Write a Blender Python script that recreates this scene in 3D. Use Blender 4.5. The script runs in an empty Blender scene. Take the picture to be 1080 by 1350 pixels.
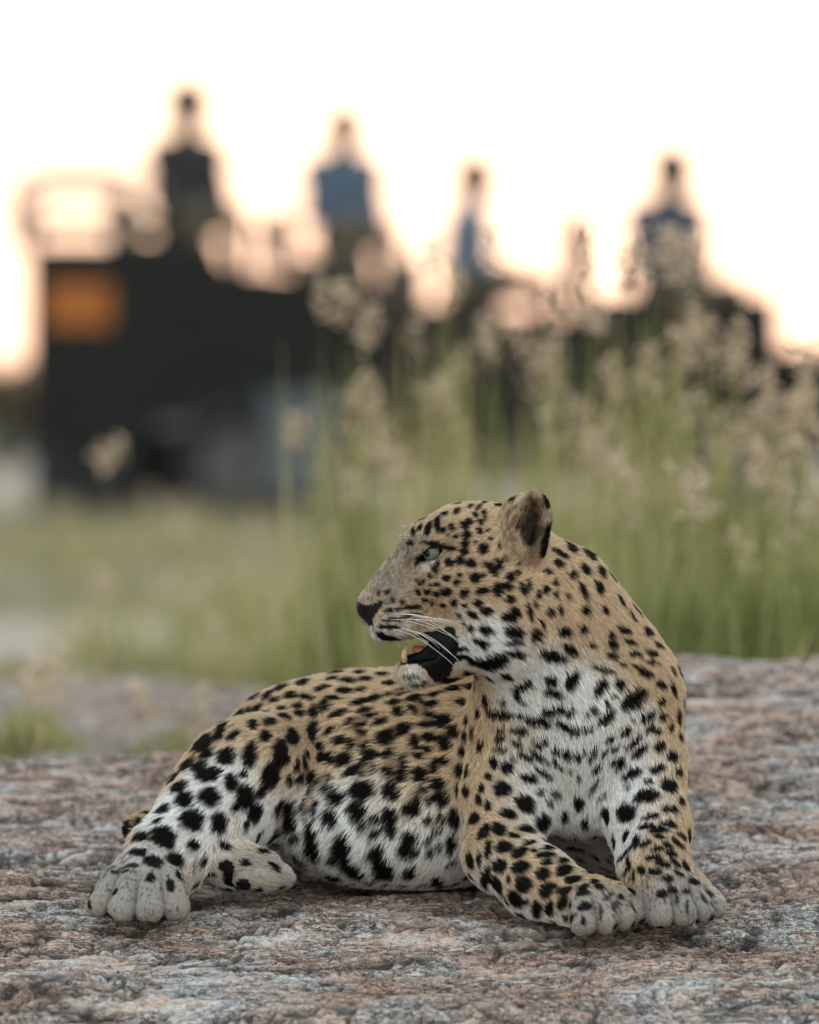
import bpy, bmesh, math, random
import numpy as np
from mathutils import Vector, Matrix
from mathutils.bvhtree import BVHTree

# ------------------------------------------------------------------ camera, sky, sun, exposure
scene = bpy.context.scene
FPX = 9000.0            # focal length in photo pixels (photo is 1080 x 1350)
CAM_H = 0.64            # eye height above the rock under the paws
CAM_D = 9.0
HORIZON = 560.0         # photo row of the horizon
PITCH = math.atan((675.0 - HORIZON) / FPX)
cam_data = bpy.data.cameras.new('camera')
cam = bpy.data.objects.new('camera', cam_data)
scene.collection.objects.link(cam)
cam.location = (0, -CAM_D, CAM_H)
cam.rotation_euler = (math.pi / 2 - PITCH, 0, 0)
cam_data.sensor_fit = 'HORIZONTAL'
cam_data.sensor_width = 36.0
cam_data.lens = 36.0 * FPX / 1080.0
cam_data.clip_start = 0.1
cam_data.clip_end = 6000
cam_data.dof.use_dof = True
cam_data.dof.focus_distance = 8.98
cam_data.dof.aperture_fstop = 4.1
scene.camera = cam

SUN_EL, SUN_AZ = math.radians(2.2), math.radians(12)     # low sun behind the vehicle
world = bpy.data.worlds.new('World')
scene.world = world
world.use_nodes = True
wn = world.node_tree
bg = wn.nodes['Background']
sky = wn.nodes.new('ShaderNodeTexSky')
sky.sky_type = 'NISHITA'
sky.sun_disc = False
sky.sun_elevation = SUN_EL
sky.sun_rotation = SUN_AZ
sky.air_density = 1.0
sky.dust_density = 2.2
sky.ozone_density = 1.0
hs = wn.nodes.new('ShaderNodeHueSaturation')      # thin high haze: a paler sky all round
hs.inputs['Hue'].default_value = 0.479
hs.inputs['Saturation'].default_value = 0.82
wn.links.new(sky.outputs[0], hs.inputs['Color'])
gm_ = wn.nodes.new('ShaderNodeGamma')              # haze evens the sky out
gm_.inputs[1].default_value = 0.235
wn.links.new(hs.outputs[0], gm_.inputs[0])
h2 = wn.nodes.new('ShaderNodeHueSaturation')
h2.inputs['Saturation'].default_value = 1.75
wn.links.new(gm_.outputs[0], h2.inputs['Color'])
wn.links.new(h2.outputs[0], bg.inputs[0])
bg.inputs[1].default_value = 0.15
sun_data = bpy.data.lights.new('sun', 'SUN')
sun_data.energy = 0.12
sun_data.angle = math.radians(10)
sun_data.color = (1.0, 0.72, 0.48)
sun = bpy.data.objects.new('sun', sun_data)
scene.collection.objects.link(sun)
sd = Vector((math.sin(SUN_AZ) * math.cos(SUN_EL), math.cos(SUN_AZ) * math.cos(SUN_EL), math.sin(SUN_EL)))
sun.rotation_euler = sd.to_track_quat('Z', 'Y').to_euler()
vs = scene.view_settings
vs.view_transform = 'Standard'
vs.look = 'None'
vs.exposure = 3.42
vs.gamma = 1.0
vs.use_curve_mapping = False
scene.cycles.max_bounces = 6
scene.cycles.use_denoising = True

# ------------------------------------------------------------------ helpers
rng = np.random.default_rng(7)
random.seed(7)
COL = scene.collection


def S(px, py, y=0.0):
    """a point seen at photo pixel (px, py), at world depth y"""
    dx, dz = (px - 540.0) / FPX, (675.0 - py) / FPX
    c, s = math.cos(PITCH), math.sin(PITCH)
    d = np.array([dx, c + dz * s, -s + dz * c])
    return np.array([0, -CAM_D, CAM_H]) + d * ((y + CAM_D) / d[1])


def link(name, data, parent=None):
    o = bpy.data.objects.new(name, data)
    COL.objects.link(o)
    if parent is not None:
        o.parent = parent
    return o


def tag(o, label=None, cat=None, group=None, kind=None):
    for k, v in (('label', label), ('category', cat), ('group', group), ('kind', kind)):
        if v:
            o[k] = v
    return o


def empty(name, loc=(0, 0, 0), rz=0.0):
    o = bpy.data.objects.new(name, None)
    COL.objects.link(o)
    o.location = loc
    o.rotation_euler = (0, 0, rz)
    o.empty_display_size = 0.1
    return o


def mesh_np(name, v, f, mat=None, smooth=True):
    """mesh from numpy verts and an (n,3) or (n,4) face array"""
    me = bpy.data.meshes.new(name)
    v = np.asarray(v, np.float32)
    f = np.asarray(f, np.int32)
    n, k = f.shape
    me.vertices.add(len(v))
    me.vertices.foreach_set('co', v.ravel())
    me.loops.add(n * k)
    me.loops.foreach_set('vertex_index', f.ravel())
    me.polygons.add(n)
    me.polygons.foreach_set('loop_start', np.arange(0, n * k, k, dtype=np.int32))
    me.polygons.foreach_set('use_smooth', np.full(n, smooth, bool))
    me.update(calc_edges=True)
    if mat is not None:
        me.materials.append(mat)
    return me


def hash3(ix, iy, iz, seed=0):
    h = (ix.astype(np.int64) * 374761393 + iy.astype(np.int64) * 668265263 + iz.astype(np.int64) * 2147483647 + seed * 974711) & 0xffffffff
    h = ((h ^ (h >> 13)) * 1274126177) & 0xffffffff
    return ((h ^ (h >> 16)) & 0xffff).astype(np.float32) / 65535.0


def noise3(p, seed=0):
    """value noise, 0..1"""
    i = np.floor(p)
    f = (p - i).astype(np.float32)
    f = f * f * (3 - 2 * f)
    i = i.astype(np.int64)
    r = 0
    for dx in (0, 1):
        for dy in (0, 1):
            for dz in (0, 1):
                w = (f[:, 0] if dx else 1 - f[:, 0]) * (f[:, 1] if dy else 1 - f[:, 1]) * (f[:, 2] if dz else 1 - f[:, 2])
                r = r + w * hash3(i[:, 0] + dx, i[:, 1] + dy, i[:, 2] + dz, seed)
    return r


def fbm3(p, oct=4, seed=0, gain=0.5):
    a, r, t = 1.0, 0, 0
    q = np.array(p, np.float32)
    for o in range(oct):
        r = r + a * noise3(q, seed + o * 17)
        t += a
        a *= gain
        q = q * 2.03 + 5.3
    return r / t


# ---- the lie of the land
_yy = np.linspace(-6, 12, 1801)
_R = np.interp(_yy, [-6, -3, -.6, -.1, 0, .5, .9, 1.3, 1.55, 1.8, 2.6, 4.5, 7, 12], [-1.1, -.62, -.125, -.018, 0, .055, .14, .245, .282, .272, .2, -.10, -.25, -.4])
_L = np.interp(_yy, [-6, -3, -.6, -.1, 0, .5, 1, 1.3, 1.7, 2.2, 3, 4.5, 6, 8, 12], [-1.1, -.62, -.125, -.018, 0, .05, .14, .16, .10, .03, .02, .10, .08, -.15, -.4])
_k = np.exp(-0.5 * (np.arange(-25, 26) / 9.0) ** 2)
_k /= _k.sum()
_R = np.convolve(np.pad(_R, 25, mode='edge'), _k, 'valid')
_L = np.convolve(np.pad(_L, 25, mode='edge'), _k, 'valid')


def G(x, y):
    x = np.asarray(x, float)
    y = np.asarray(y, float)
    t = np.clip((x + 0.35) / 0.75, 0, 1)
    t = t * t * (3 - 2 * t)
    return np.interp(y, _yy, _L) * (1 - t) + np.interp(y, _yy, _R) * t


# ---- implicit surfaces: round cones and ellipsoids, smoothly joined, meshed with surface nets
def smin(a, b, k):
    h = np.maximum(k - np.abs(a - b), 0) / k
    return np.minimum(a, b) - h * h * k * 0.25


class Field:
    def __init__(self):
        self.groups = []      # (k inside, k to the rest, [prims])
        self.carves = []

    def group(self, k_in, k_out):
        self.groups.append((k_in, k_out, []))

    def cone(self, a, b, ra, rb, **kw):
        self.groups[-1][2].append(('c', np.array(a, np.float32), np.array(b, np.float32), ra, rb, kw))

    def chain(self, pts, **kw):
        for p, q in zip(pts[:-1], pts[1:]):
            self.cone(p[0], q[0], p[1], q[1], **kw)

    def ell(self, c, r, rot=None, **kw):
        self.groups[-1][2].append(('e', np.array(c, np.float32), np.array(r, np.float32), rot, None, kw))

    @staticmethod
    def dist(pr, p):
        if pr[0] == 'c':
            _, a, b, ra, rb, _kw = pr
            ab = b - a
            t = np.clip(((p - a) @ ab) / max(float(ab @ ab), 1e-9), 0, 1)
            q = p - a - t[:, None] * ab
            return np.sqrt((q * q).sum(1)) - (ra + t * (rb - ra))
        _, c, r, rot, _, _kw = pr
        q = p - c
        if rot is not None:
            q = q @ rot
        k0 = np.sqrt(((q / r) ** 2).sum(1))
        k1 = np.sqrt(((q / (r * r)) ** 2).sum(1)) + 1e-6
        return k0 * (k0 - 1) / k1

    def carve(self, fn, k):
        self.carves.append((fn, k))

    def __call__(self, p):
        tot = None
        cen = (p.min(0) + p.max(0))[None] * .5
        rad = float(np.linalg.norm(p.max(0) - cen[0]))
        near = {id(pr): float(self.dist(pr, cen)[0]) for pr in self.prims()}
        lim = min(near.values()) + 2 * rad + .09          # forms further off than this cannot matter here
        for k_in, k_out, prims in self.groups:
            g = None
            for pr in prims:
                if near[id(pr)] > lim and len(p) > 1:
                    continue
                d = self.dist(pr, p)
                g = d if g is None else smin(g, d, k_in)
            if g is None:
                continue
            tot = g if tot is None else smin(tot, g, k_out)
        for fn, k in self.carves:
            tot = -smin(-tot, fn(p), k)
        return tot

    def prims(self):
        return [pr for g in self.groups for pr in g[2]]


def surface_nets(field, lo, hi, h, coarse=6):
    lo, hi = np.array(lo, np.float32), np.array(hi, np.float32)
    nb = np.ceil((hi - lo) / (h * coarse)).astype(int)
    n = nb * coarse + 1
    D = np.full(n, 1.0, np.float32)
    cc = np.stack(np.meshgrid(*[np.arange(m) for m in nb], indexing='ij'), -1).reshape(-1, 3)
    cen = lo + (cc + 0.5) * (h * coarse)
    ck = (cc // 12) @ np.array([10000, 100, 1])
    od = np.argsort(ck, kind='stable')
    dc = np.empty(len(cen), np.float32)
    for part in np.split(od, np.flatnonzero(np.diff(ck[od])) + 1):
        dc[part] = field(cen[part].astype(np.float32))
    D_c = dc.reshape(nb)
    D[:-1, :-1, :-1] = np.repeat(np.repeat(np.repeat(np.sign(D_c), coarse, 0), coarse, 1), coarse, 2)
    act = cc[np.abs(dc) < h * coarse * 1.35 + 0.006]
    off = np.stack(np.meshgrid(*[np.arange(coarse + 1)] * 3, indexing='ij'), -1).reshape(-1, 3)
    key = (act // 5) @ np.array([10000, 100, 1])
    act = act[np.argsort(key, kind='stable')]
    key = np.sort(key)
    cuts = np.concatenate([[0], np.flatnonzero(np.diff(key)) + 1, [len(act)]])
    for s, e in zip(cuts[:-1], cuts[1:]):
        idx = (act[s:e, None, :] * coarse + off[None]).reshape(-1, 3)
        D[idx[:, 0], idx[:, 1], idx[:, 2]] = field((lo + idx * h).astype(np.float32))
    ins = D < 0
    c = ins[:-1, :-1, :-1].astype(np.int8)
    tot = np.zeros_like(c)
    for dx in (0, 1):
        for dy in (0, 1):
            for dz in (0, 1):
                tot += ins[dx:n[0] - 1 + dx, dy:n[1] - 1 + dy, dz:n[2] - 1 + dz]
    cells = np.argwhere((tot > 0) & (tot < 8))
    vid = np.full(tot.shape, -1, np.int32)
    vid[cells[:, 0], cells[:, 1], cells[:, 2]] = np.arange(len(cells))
    acc = np.zeros((len(cells), 3), np.float32)
    cnt = np.zeros(len(cells), np.float32)
    cor = [(a, b, d) for a in (0, 1) for b in (0, 1) for d in (0, 1)]
    for i, p in enumerate(cor):
        for ax in range(3):
            if p[ax] == 0:
                q = list(p)
                q[ax] = 1
                da = D[cells[:, 0] + p[0], cells[:, 1] + p[1], cells[:, 2] + p[2]]
                db = D[cells[:, 0] + q[0], cells[:, 1] + q[1], cells[:, 2] + q[2]]
                m = (da < 0) != (db < 0)
                t = np.where(m, da / np.where(m, da - db, 1), 0)
                e = np.array(p, np.float32)[None].repeat(len(cells), 0)
                e[:, ax] = t
                acc[m] += e[m]
                cnt[m] += 1
    v = lo + (cells + acc / cnt[:, None]) * h
    quads = []
    for ax in range(3):
        u, w = [(1, 2), (2, 0), (0, 1)][ax]
        A = np.take(ins, np.arange(n[ax] - 1), ax)
        B = np.take(ins, np.arange(1, n[ax]), ax)
        ed = np.argwhere(A != B)
        ed = ed[(ed[:, u] > 0) & (ed[:, w] > 0) & (ed[:, u] < n[u] - 1) & (ed[:, w] < n[w] - 1)]
        fl = A[ed[:, 0], ed[:, 1], ed[:, 2]]
        q = []
        for du, dw in ((1, 1), (0, 1), (0, 0), (1, 0)):
            e = ed.copy()
            e[:, u] -= du
            e[:, w] -= dw
            q.append(vid[e[:, 0], e[:, 1], e[:, 2]])
        q = np.stack(q, 1)
        q[~fl] = q[~fl][:, ::-1]
        quads.append(q)
    return v, np.concatenate(quads)


def vert_normals(v, f):
    a, b, c, d = (v[f[:, i]] for i in range(4))
    fn = np.cross(c - a, d - b)
    n = np.zeros_like(v)
    for i in range(4):
        for ax in range(3):
            n[:, ax] += np.bincount(f[:, i], fn[:, ax], len(v))
    return n / (np.linalg.norm(n, axis=1, keepdims=True) + 1e-12)


# ---- materials
def new_mat(name):
    m = bpy.data.materials.new(name)
    m.use_nodes = True
    nt = m.node_tree
    return m, nt, nt.nodes['Principled BSDF']


def plain(name, col, rough=0.6, metal=0.0, spec=0.5, vary=0.12, scale=8.0, bump=0.0):
    """a paint / cloth / skin with a little uneven tone"""
    m, nt, b = new_mat(name)
    tc = nt.nodes.new('ShaderNodeTexCoord')
    nz = nt.nodes.new('ShaderNodeTexNoise')
    nz.inputs['Scale'].default_value = scale
    nz.inputs['Detail'].default_value = 5
    nt.links.new(tc.outputs['Object'], nz.inputs['Vector'])
    mx = nt.nodes.new('ShaderNodeMix')
    mx.data_type = 'RGBA'
    mx.inputs[6].default_value = (*[c * (1 - vary) for c in col], 1)
    mx.inputs[7].default_value = (*[min(1, c * (1 + vary)) for c in col], 1)
    nt.links.new(nz.outputs[0], mx.inputs[0])
    nt.links.new(mx.outputs[2], b.inputs['Base Color'])
    b.inputs['Roughness'].default_value = rough
    b.inputs['Metallic'].default_value = metal
    b.inputs['Specular IOR Level'].default_value = spec
    if bump:
        bp = nt.nodes.new('ShaderNodeBump')
        bp.inputs['Strength'].default_value = bump
        bp.inputs['Distance'].default_value = 0.01
        nt.links.new(nz.outputs[0], bp.inputs['Height'])
        nt.links.new(bp.outputs[0], b.inputs['Normal'])
    return m
# ------------------------------------------------------------------ rock, soil and far ground
def grid_mesh(name, xs, ys, zf, mat):
    X, Y = np.meshgrid(xs, ys, indexing='ij')
    v = np.stack([X.ravel(), Y.ravel(), zf(X.ravel(), Y.ravel())], 1)
    nx, ny = len(xs), len(ys)
    i = (np.arange(nx - 1)[:, None] * ny + np.arange(ny - 1)[None]).ravel()
    f = np.stack([i, i + ny, i + ny + 1, i + 1], 1)
    return mesh_np(name, v, f, mat), v


def p3(x, y, sx, sy, z=0.0):
    return np.stack([x * sx, y * sy, np.full_like(x, z)], 1).astype(np.float32)


def plates(x, y, sx, sy, steps, seed):
    """stacked sheets: flat tops, ragged edges where one sheet has flaked off the next; returns height 0..1 and edge nearness"""
    yw = y - .12 * x + .03 * (fbm3(p3(x, y, 9, 9, 1.), 3, seed + 3) - .5)
    n = fbm3(p3(x, yw, sx, sy, .7), 4, seed, .55) * steps
    fl = np.floor(n)
    fr = n - fl
    return (fl + np.clip((fr - .86) / .14, 0, 1)) / steps, np.clip(1 - np.abs(fr - .85) / .10, 0, 1)


def rock_relief(x, y):
    """flaking gneiss: sheets broken back along the grain, ledges facing downhill, a rough skin"""
    yw = y - .10 * x + .16 * (fbm3(p3(x, y, 1.6, 1.6, .3), 3, 70) - .5) + .05 * (fbm3(p3(x, y, 7, 7, 2.), 3, 71) - .5)
    out = np.zeros_like(x)
    for per, amp, seed in ((.31, .020, 80), (.115, .011, 81)):
        w = yw / per + 1.3 * fbm3(p3(x, y, .9 / per ** .5, .35 / per ** .5, seed), 2, seed)
        fr = w - np.floor(w)
        on = np.clip((fbm3(p3(x, y, 2.2 / per ** .5, 1.2 / per ** .5, 5.), 3, seed + 9) - .36) * 4.5, 0, 1)
        saw = np.where(fr < .10, fr / .10, 1 - (fr - .10) / .90)      # steep face towards -y, long back slope
        out += amp * on * (saw - .5)
    out += .070 * plates(x, y, 2.2, 6.5, 15, 84)[0] + .016 * plates(x, y, 7, 22, 11, 85)[0]
    out += .006 * (fbm3(p3(x, y, 7, 9), 3, 90) - .5) + .0022 * (fbm3(p3(x, y, 60, 110), 3, 92) - .5)
    return out - .055


def rock_cracks(x, y):
    yw = y - .13 * x + .05 * (fbm3(p3(x, y, 5, 5), 3, 101) - .5)
    c = np.zeros_like(x)
    for sx, sy, wd, seed in ((1.2, 7, .007, 110), (2.6, 17, .014, 111), (4.5, 32, .036, 112), (7, 55, .05, 113), (11, 90, .06, 114)):
        n = fbm3(p3(x, yw, sx, sy), 3, seed)
        on = np.clip((fbm3(p3(x, y, 3.4, 3.4), 2, seed + 5) - .36) * 6, 0, 1)
        c = np.maximum(c, on * np.clip(1 - np.abs(n - .5) / wd, 0, 1))
    e1, e2 = plates(x, y, 2.2, 6.5, 15, 84)[1], plates(x, y, 7, 22, 11, 85)[1]
    rag = np.clip((fbm3(p3(x, y, 25, 30), 3, 133) - .38) * 5, 0, 1)
    return np.maximum(c, rag * np.maximum(e1 * .9, e2 * .7))


def rock_z(x, y):
    far = np.clip((y - 4.5) / 3, 0, 1)
    out_y = np.clip((y - 1.6) / 1.5, 0, 1) * np.clip((6.5 - y) / 1.5, 0, 1) * np.clip((.6 - x) / .6, 0, 1)
    return G(x, y) + out_y * (.16 * (fbm3(p3(x, y, 3.0, 1.6), 3, 121) - .52)) + rock_relief(x, y) * (1 - .5 * far) - .009 * rock_cracks(x, y) + .05 * (fbm3(p3(x, y, .8, .8), 2, 120) - .5) * np.clip((np.abs(x) - .9), 0, 1)


def ramp(nt, src, stops):
    r = nt.nodes.new('ShaderNodeValToRGB')
    while len(r.color_ramp.elements) < len(stops):
        r.color_ramp.elements.new(.5)
    for e, (p, c) in zip(r.color_ramp.elements, stops):
        e.position = p
        e.color = (*c, 1) if len(c) == 3 else c
    nt.links.new(src, r.inputs[0])
    return r.outputs[0]


def noise_node(nt, vec, scale, detail=6, rough=.6, dist=0.0):
    n = nt.nodes.new('ShaderNodeTexNoise')
    n.inputs['Scale'].default_value = scale
    n.inputs['Detail'].default_value = detail
    n.inputs['Roughness'].default_value = rough
    n.inputs['Distortion'].default_value = dist
    nt.links.new(vec, n.inputs['Vector'])
    return n.outputs[0]


def mapping(nt, vec, scale, rot=(0, 0, 0)):
    m = nt.nodes.new('ShaderNodeMapping')
    m.inputs['Scale'].default_value = scale
    m.inputs['Rotation'].default_value = rot
    nt.links.new(vec, m.inputs['Vector'])
    return m.outputs[0]


def mix_rgb(nt, fac, a, b, mode='MIX'):
    m = nt.nodes.new('ShaderNodeMix')
    m.data_type = 'RGBA'
    m.blend_type = mode
    for sock, v in ((0, fac), (6, a), (7, b)):
        if isinstance(v, (int, float)):
            m.inputs[sock].default_value = v
        elif isinstance(v, tuple):
            m.inputs[sock].default_value = (*v, 1)
        else:
            nt.links.new(v, m.inputs[sock])
    return m.outputs[2]


def rock_material():
    m, nt, b = new_mat('gneiss')
    tc = nt.nodes.new('ShaderNodeTexCoord').outputs['Object']
    along = mapping(nt, tc, (1, 2.6, 2.6), (0, 0, math.radians(-7)))
    big = noise_node(nt, along, 2.6, 7, .62, .6)
    mid = noise_node(nt, along, 11, 6, .65, .3)
    fine = noise_node(nt, tc, 150, 5, .7)
    grain = noise_node(nt, tc, 420, 3, .6)
    patch = mix_rgb(nt, .45, big, mid)
    col = ramp(nt, patch, [(.38, (.46, .30, .235)), (.475, (.53, .39, .32)), (.53, (.55, .475, .43)), (.60, (.57, .555, .55)), (.71, (.66, .68, .70))])
    speck = ramp(nt, fine, [(.33, (.16, .15, .15)), (.44, (.82, .81, .80)), (.60, (1, 1, 1)), (.72, (1.3, 1.28, 1.25))])
    col = mix_rgb(nt, .95, col, speck, 'MULTIPLY')
    gr = ramp(nt, grain, [(.36, (.45, .44, .44)), (.5, (1, 1, 1)), (.66, (1.3, 1.28, 1.25))])
    col = mix_rgb(nt, .7, col, gr, 'MULTIPLY')
    lich = ramp(nt, noise_node(nt, along, 34, 5, .7, .5), [(.56, (1, 1, 1)), (.66, (.26, .25, .25))])
    col = mix_rgb(nt, .6, col, lich, 'MULTIPLY')
    lines = None
    flow = mapping(nt, tc, (1, 4.2, 3.2), (0, 0, math.radians(-8)))
    for sc_, wd in ((3.2, .0022), (7, .0036), (16, .0055), (32, .008)):
        nz = noise_node(nt, flow, sc_, 5, .62, .35)
        d_ = nt.nodes.new('ShaderNodeMath')
        d_.operation = 'SUBTRACT'
        d_.inputs[1].default_value = .5
        nt.links.new(nz, d_.inputs[0])
        a_ = nt.nodes.new('ShaderNodeMath')
        a_.operation = 'ABSOLUTE'
        nt.links.new(d_.outputs[0], a_.inputs[0])
        ln_c = ramp(nt, a_.outputs[0], [(0, (.07, .065, .065)), (wd, (.30, .29, .29)), (wd * 3, (1, 1, 1))])
        lines = ln_c if lines is None else mix_rgb(nt, 1.0, lines, ln_c, 'MULTIPLY')
    brk = ramp(nt, noise_node(nt, along, 7.5, 4, .6), [(.37, (0, 0, 0)), (.48, (1, 1, 1))])
    lines = mix_rgb(nt, brk, (1.0, 1.0, 1.0), lines)
    col = mix_rgb(nt, .85, col, lines, 'MULTIPLY')
    at = nt.nodes.new('ShaderNodeAttribute')
    at.attribute_name = 'crack'
    col = mix_rgb(nt, at.outputs['Fac'], col, (.020, .018, .018))
    nt.links.new(col, b.inputs['Base Color'])
    b.inputs['Roughness'].default_value = .8
    b.inputs['Specular IOR Level'].default_value = .25
    bp = nt.nodes.new('ShaderNodeBump')
    bp.inputs['Strength'].default_value = .8
    bp.inputs['Distance'].default_value = .0042
    ht = mix_rgb(nt, .5, fine, noise_node(nt, along, 60, 4, .6))
    ht = mix_rgb(nt, .8, ht, lines, 'MULTIPLY')
    nt.links.new(ht, bp.inputs['Height'])
    nt.links.new(bp.outputs[0], b.inputs['Normal'])
    return m


xs = np.concatenate([np.linspace(-3.2, -.85, 90)[:-1], np.arange(-.85, .85, .0042), np.linspace(.85, 3.2, 90)])
ys = np.concatenate([np.linspace(-3.0, -.75, 120)[:-1], np.arange(-.75, 1.9, .0046), 1.9 + 7.5 * np.linspace(0, 1, 260) ** 1.6])
rock_me, rv = grid_mesh('rock', xs, ys, rock_z, rock_material())
ca_ = rock_me.attributes.new('crack', 'FLOAT', 'POINT')
ca_.data.foreach_set('value', (np.clip(rock_cracks(rv[:, 0], rv[:, 1]) * 1.25, 0, 1) * .92).astype(np.float32))
rock = link('rock', rock_me)
tag(rock, 'sloping grey and pink gneiss slab with dark cracks along its grain', kind='structure')


def ground_material():
    m, nt, b = new_mat('dry_soil')
    tc = nt.nodes.new('ShaderNodeTexCoord').outputs['Object']
    a = noise_node(nt, tc, .35, 6, .6, .5)
    c = noise_node(nt, tc, 3.0, 6, .65)
    col = ramp(nt, mix_rgb(nt, .4, a, c), [(.34, (.15, .145, .07)), (.43, (.25, .22, .14)), (.50, (.34, .30, .25)), (.60, (.44, .40, .37))])
    col = mix_rgb(nt, .5, col, ramp(nt, noise_node(nt, tc, 40, 4), [(.35, (.5, .5, .5)), (.6, (1, 1, 1))]), 'MULTIPLY')
    nt.links.new(col, b.inputs['Base Color'])
    b.inputs['Roughness'].default_value = .95
    b.inputs['Specular IOR Level'].default_value = .1
    bp = nt.nodes.new('ShaderNodeBump')
    bp.inputs['Strength'].default_value = .5
    bp.inputs['Distance'].default_value = .03
    nt.links.new(c, bp.inputs['Height'])
    nt.links.new(bp.outputs[0], b.inputs['Normal'])
    return m


GROUND_Z = -.03


def soil_z(x, y):
    near_cam = np.clip((4.5 - y) / 3.0, 0, 1)
    return GROUND_Z + .05 * (fbm3(p3(x, y, .5, .5), 3, 130) - .5) * np.clip((y - 4) / 4, 0, 1) - 1.4 * near_cam


sx_ = np.concatenate([-np.geomspace(2500, 6, 40), np.linspace(-6, 6, 90)[1:-1], np.geomspace(6, 2500, 40)])
sy_ = np.concatenate([-np.geomspace(400, 5, 16), np.linspace(-5, 45, 220)[1:-1], np.geomspace(45, 5000, 50)])
gm, _ = grid_mesh('ground', sx_, sy_, soil_z, ground_material())
ground = tag(link('ground', gm), 'dry pale soil with thin grass behind the rock', kind='structure')
# ------------------------------------------------------------------ the leopard
L = Field()
V = lambda x, y, z: np.array([x, y, z], float)


def rotm(ax_x, ax_z):
    """columns = local axes, from an x axis and an approximate z axis"""
    x = np.array(ax_x, float)
    x /= np.linalg.norm(x)
    z = np.array(ax_z, float)
    z -= x * (z @ x)
    z /= np.linalg.norm(z)
    return np.stack([x, np.cross(z, x), z], 1).astype(np.float32)


# torso: rump to chest, hair runs from chest to rump
L.group(0.07, 0.03)
TORSO = [(S(318, 1052, .36), .070), (S(385, 1010, .35), .088), (S(460, 1002, .33), .100), (S(545, 1018, .29), .120), (S(640, 1012, .24), .120), (S(745, 985, .20), .110)]
L.chain(TORSO, d=(-1, .25, -.12), ln=.011)
L.ell(S(462, 1085, .20), (.105, .10, .072), d=(-.6, -.1, -.8), ln=.017)      # slack belly
L.ell(S(560, 1105, .17), (.105, .08, .058), d=(-.4, -.1, -.9), ln=.015)
L.ell(S(768, 1090, .36), (.110, .07, .095), d=(0, -.1, -1), ln=.018)        # breast bone, set back to keep the hollow before it dark
L.cone(S(852, 1082, .15), S(780, 1085, .33), .055, .075, d=(0, -.1, -1), ln=.012)  # added to close the hollow's side and keep light out
# chest and neck
L.group(0.05, 0.04)
L.ell(S(763, 985, .13), (.104, .116, .118), d=(0, -.15, -1), ln=.009)
L.cone(S(763, 960, .09), S(765, 1050, .085), .080, .042, d=(0, -.1, -1), ln=.012)
L.cone(S(684, 786, .035), S(772, 905, .11), .074, .100, d=(.55, .1, -.8), ln=.009)
L.cone(S(738, 792, .06), S(812, 905, .13), .073, .076, d=(.55, .3, -.75), ln=.009)
L.cone(S(690, 855, .02), S(735, 950, .06), .058, .070, d=(.3, -.1, -.9), ln=.011)
# shoulders
L.group(0.04, 0.045)
L.chain([(S(680, 905, .09), .040), (S(682, 940, .09), .050), (S(684, 985, .09), .054), (S(673, 1050, .07), .053)], d=(-.1, .1, -1), ln=.011)
L.cone(S(830, 925, .13), S(846, 1020, .10), .056, .050, d=(.1, .1, -1), ln=.011)
# forelegs
L.group(0.03, 0.03)
L.chain([(S(670, 1045, .06), .054), (S(662, 1125, .02), .045), (S(712, 1166, -.03), .042), (S(760, 1192, -.065), .036)], d=(.8, -.3, -.4), ln=.008)
L.group(0.03, 0.03)
L.chain([(S(848, 1010, .09), .050), (S(856, 1092, .04), .048), (S(862, 1140, -.02), .040), (S(866, 1172, -.05), .036)], d=(.1, -.5, -.8), ln=.009)
# thigh and hind leg lying to the side, hock behind
L.group(0.045, 0.014)
L.chain([(S(385, 1000, .27), .072), (S(330, 1032, .19), .075), (S(272, 1086, .11), .058), (S(220, 1132, .045), .044), (S(198, 1156, .01), .037)], d=(-.65, -.35, -.65), ln=.012)
L.cone(S(305, 1020, .25), S(266, 1062, .18), .052, .046, d=(-.5, -.2, -.8), ln=.011)
L.group(0.02, 0.012)
L.chain([(S(262, 1080, .24), .03), (S(205, 1094, .20), .025), (S(182, 1094, .16), .020)], d=(-1, -.2, .1), ln=.007)
# the other hind foot, sole half turned to the front
L.group(0.02, 0.010)
L.chain([(S(250, 1120, .12), .034), (S(305, 1138, .065), .030), (S(345, 1146, .05), .026)], d=(.9, -.3, -.25), ln=.008)
L.group(0.010, 0.010)
for q, r in ((S(368, 1156, .05), .0165), (S(350, 1160, .032), .0165), (S(326, 1160, .022), .0150)):
    L.ell(q, (.02, .017, r), d=(.9, -.2, -.3), ln=.006)


TOES = []


def paw(c, fwd, spread, size, palm, toes=4):
    """toes fanned round the palm; every toe has a knuckle and a rounded tip"""
    f = np.array(fwd, float)
    f[2] = 0
    f /= np.linalg.norm(f)
    s = np.array([f[1], -f[0], 0])
    L.group(0.02, 0.026)
    L.ell(c + V(0, 0, .002) - f * size * .18, palm, rotm(f, (0, 0, 1)), d=tuple(f + V(0, 0, -.3)), ln=.0055)
    L.group(0.0028, 0.011)
    for i in range(toes):
        t = (i - (toes - 1) / 2) / ((toes - 1) / 2)
        a = t * spread
        dr = f * math.cos(a) + s * math.sin(a)
        reach = size * (.88 - .22 * t * t)
        e = c + dr * reach + s * t * size * .56
        e[2] = float(G(e[0], e[1])) + size * .33
        k = c + dr * reach * .42 + s * t * size * .49
        k[2] = max(c[2] + size * .13, e[2] + size * .22)
        TOES.append((k, e, size * .3))
        L.cone(k, e, size * .265, size * .325, d=tuple(dr + V(0, 0, -.5)), ln=.0042)


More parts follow.
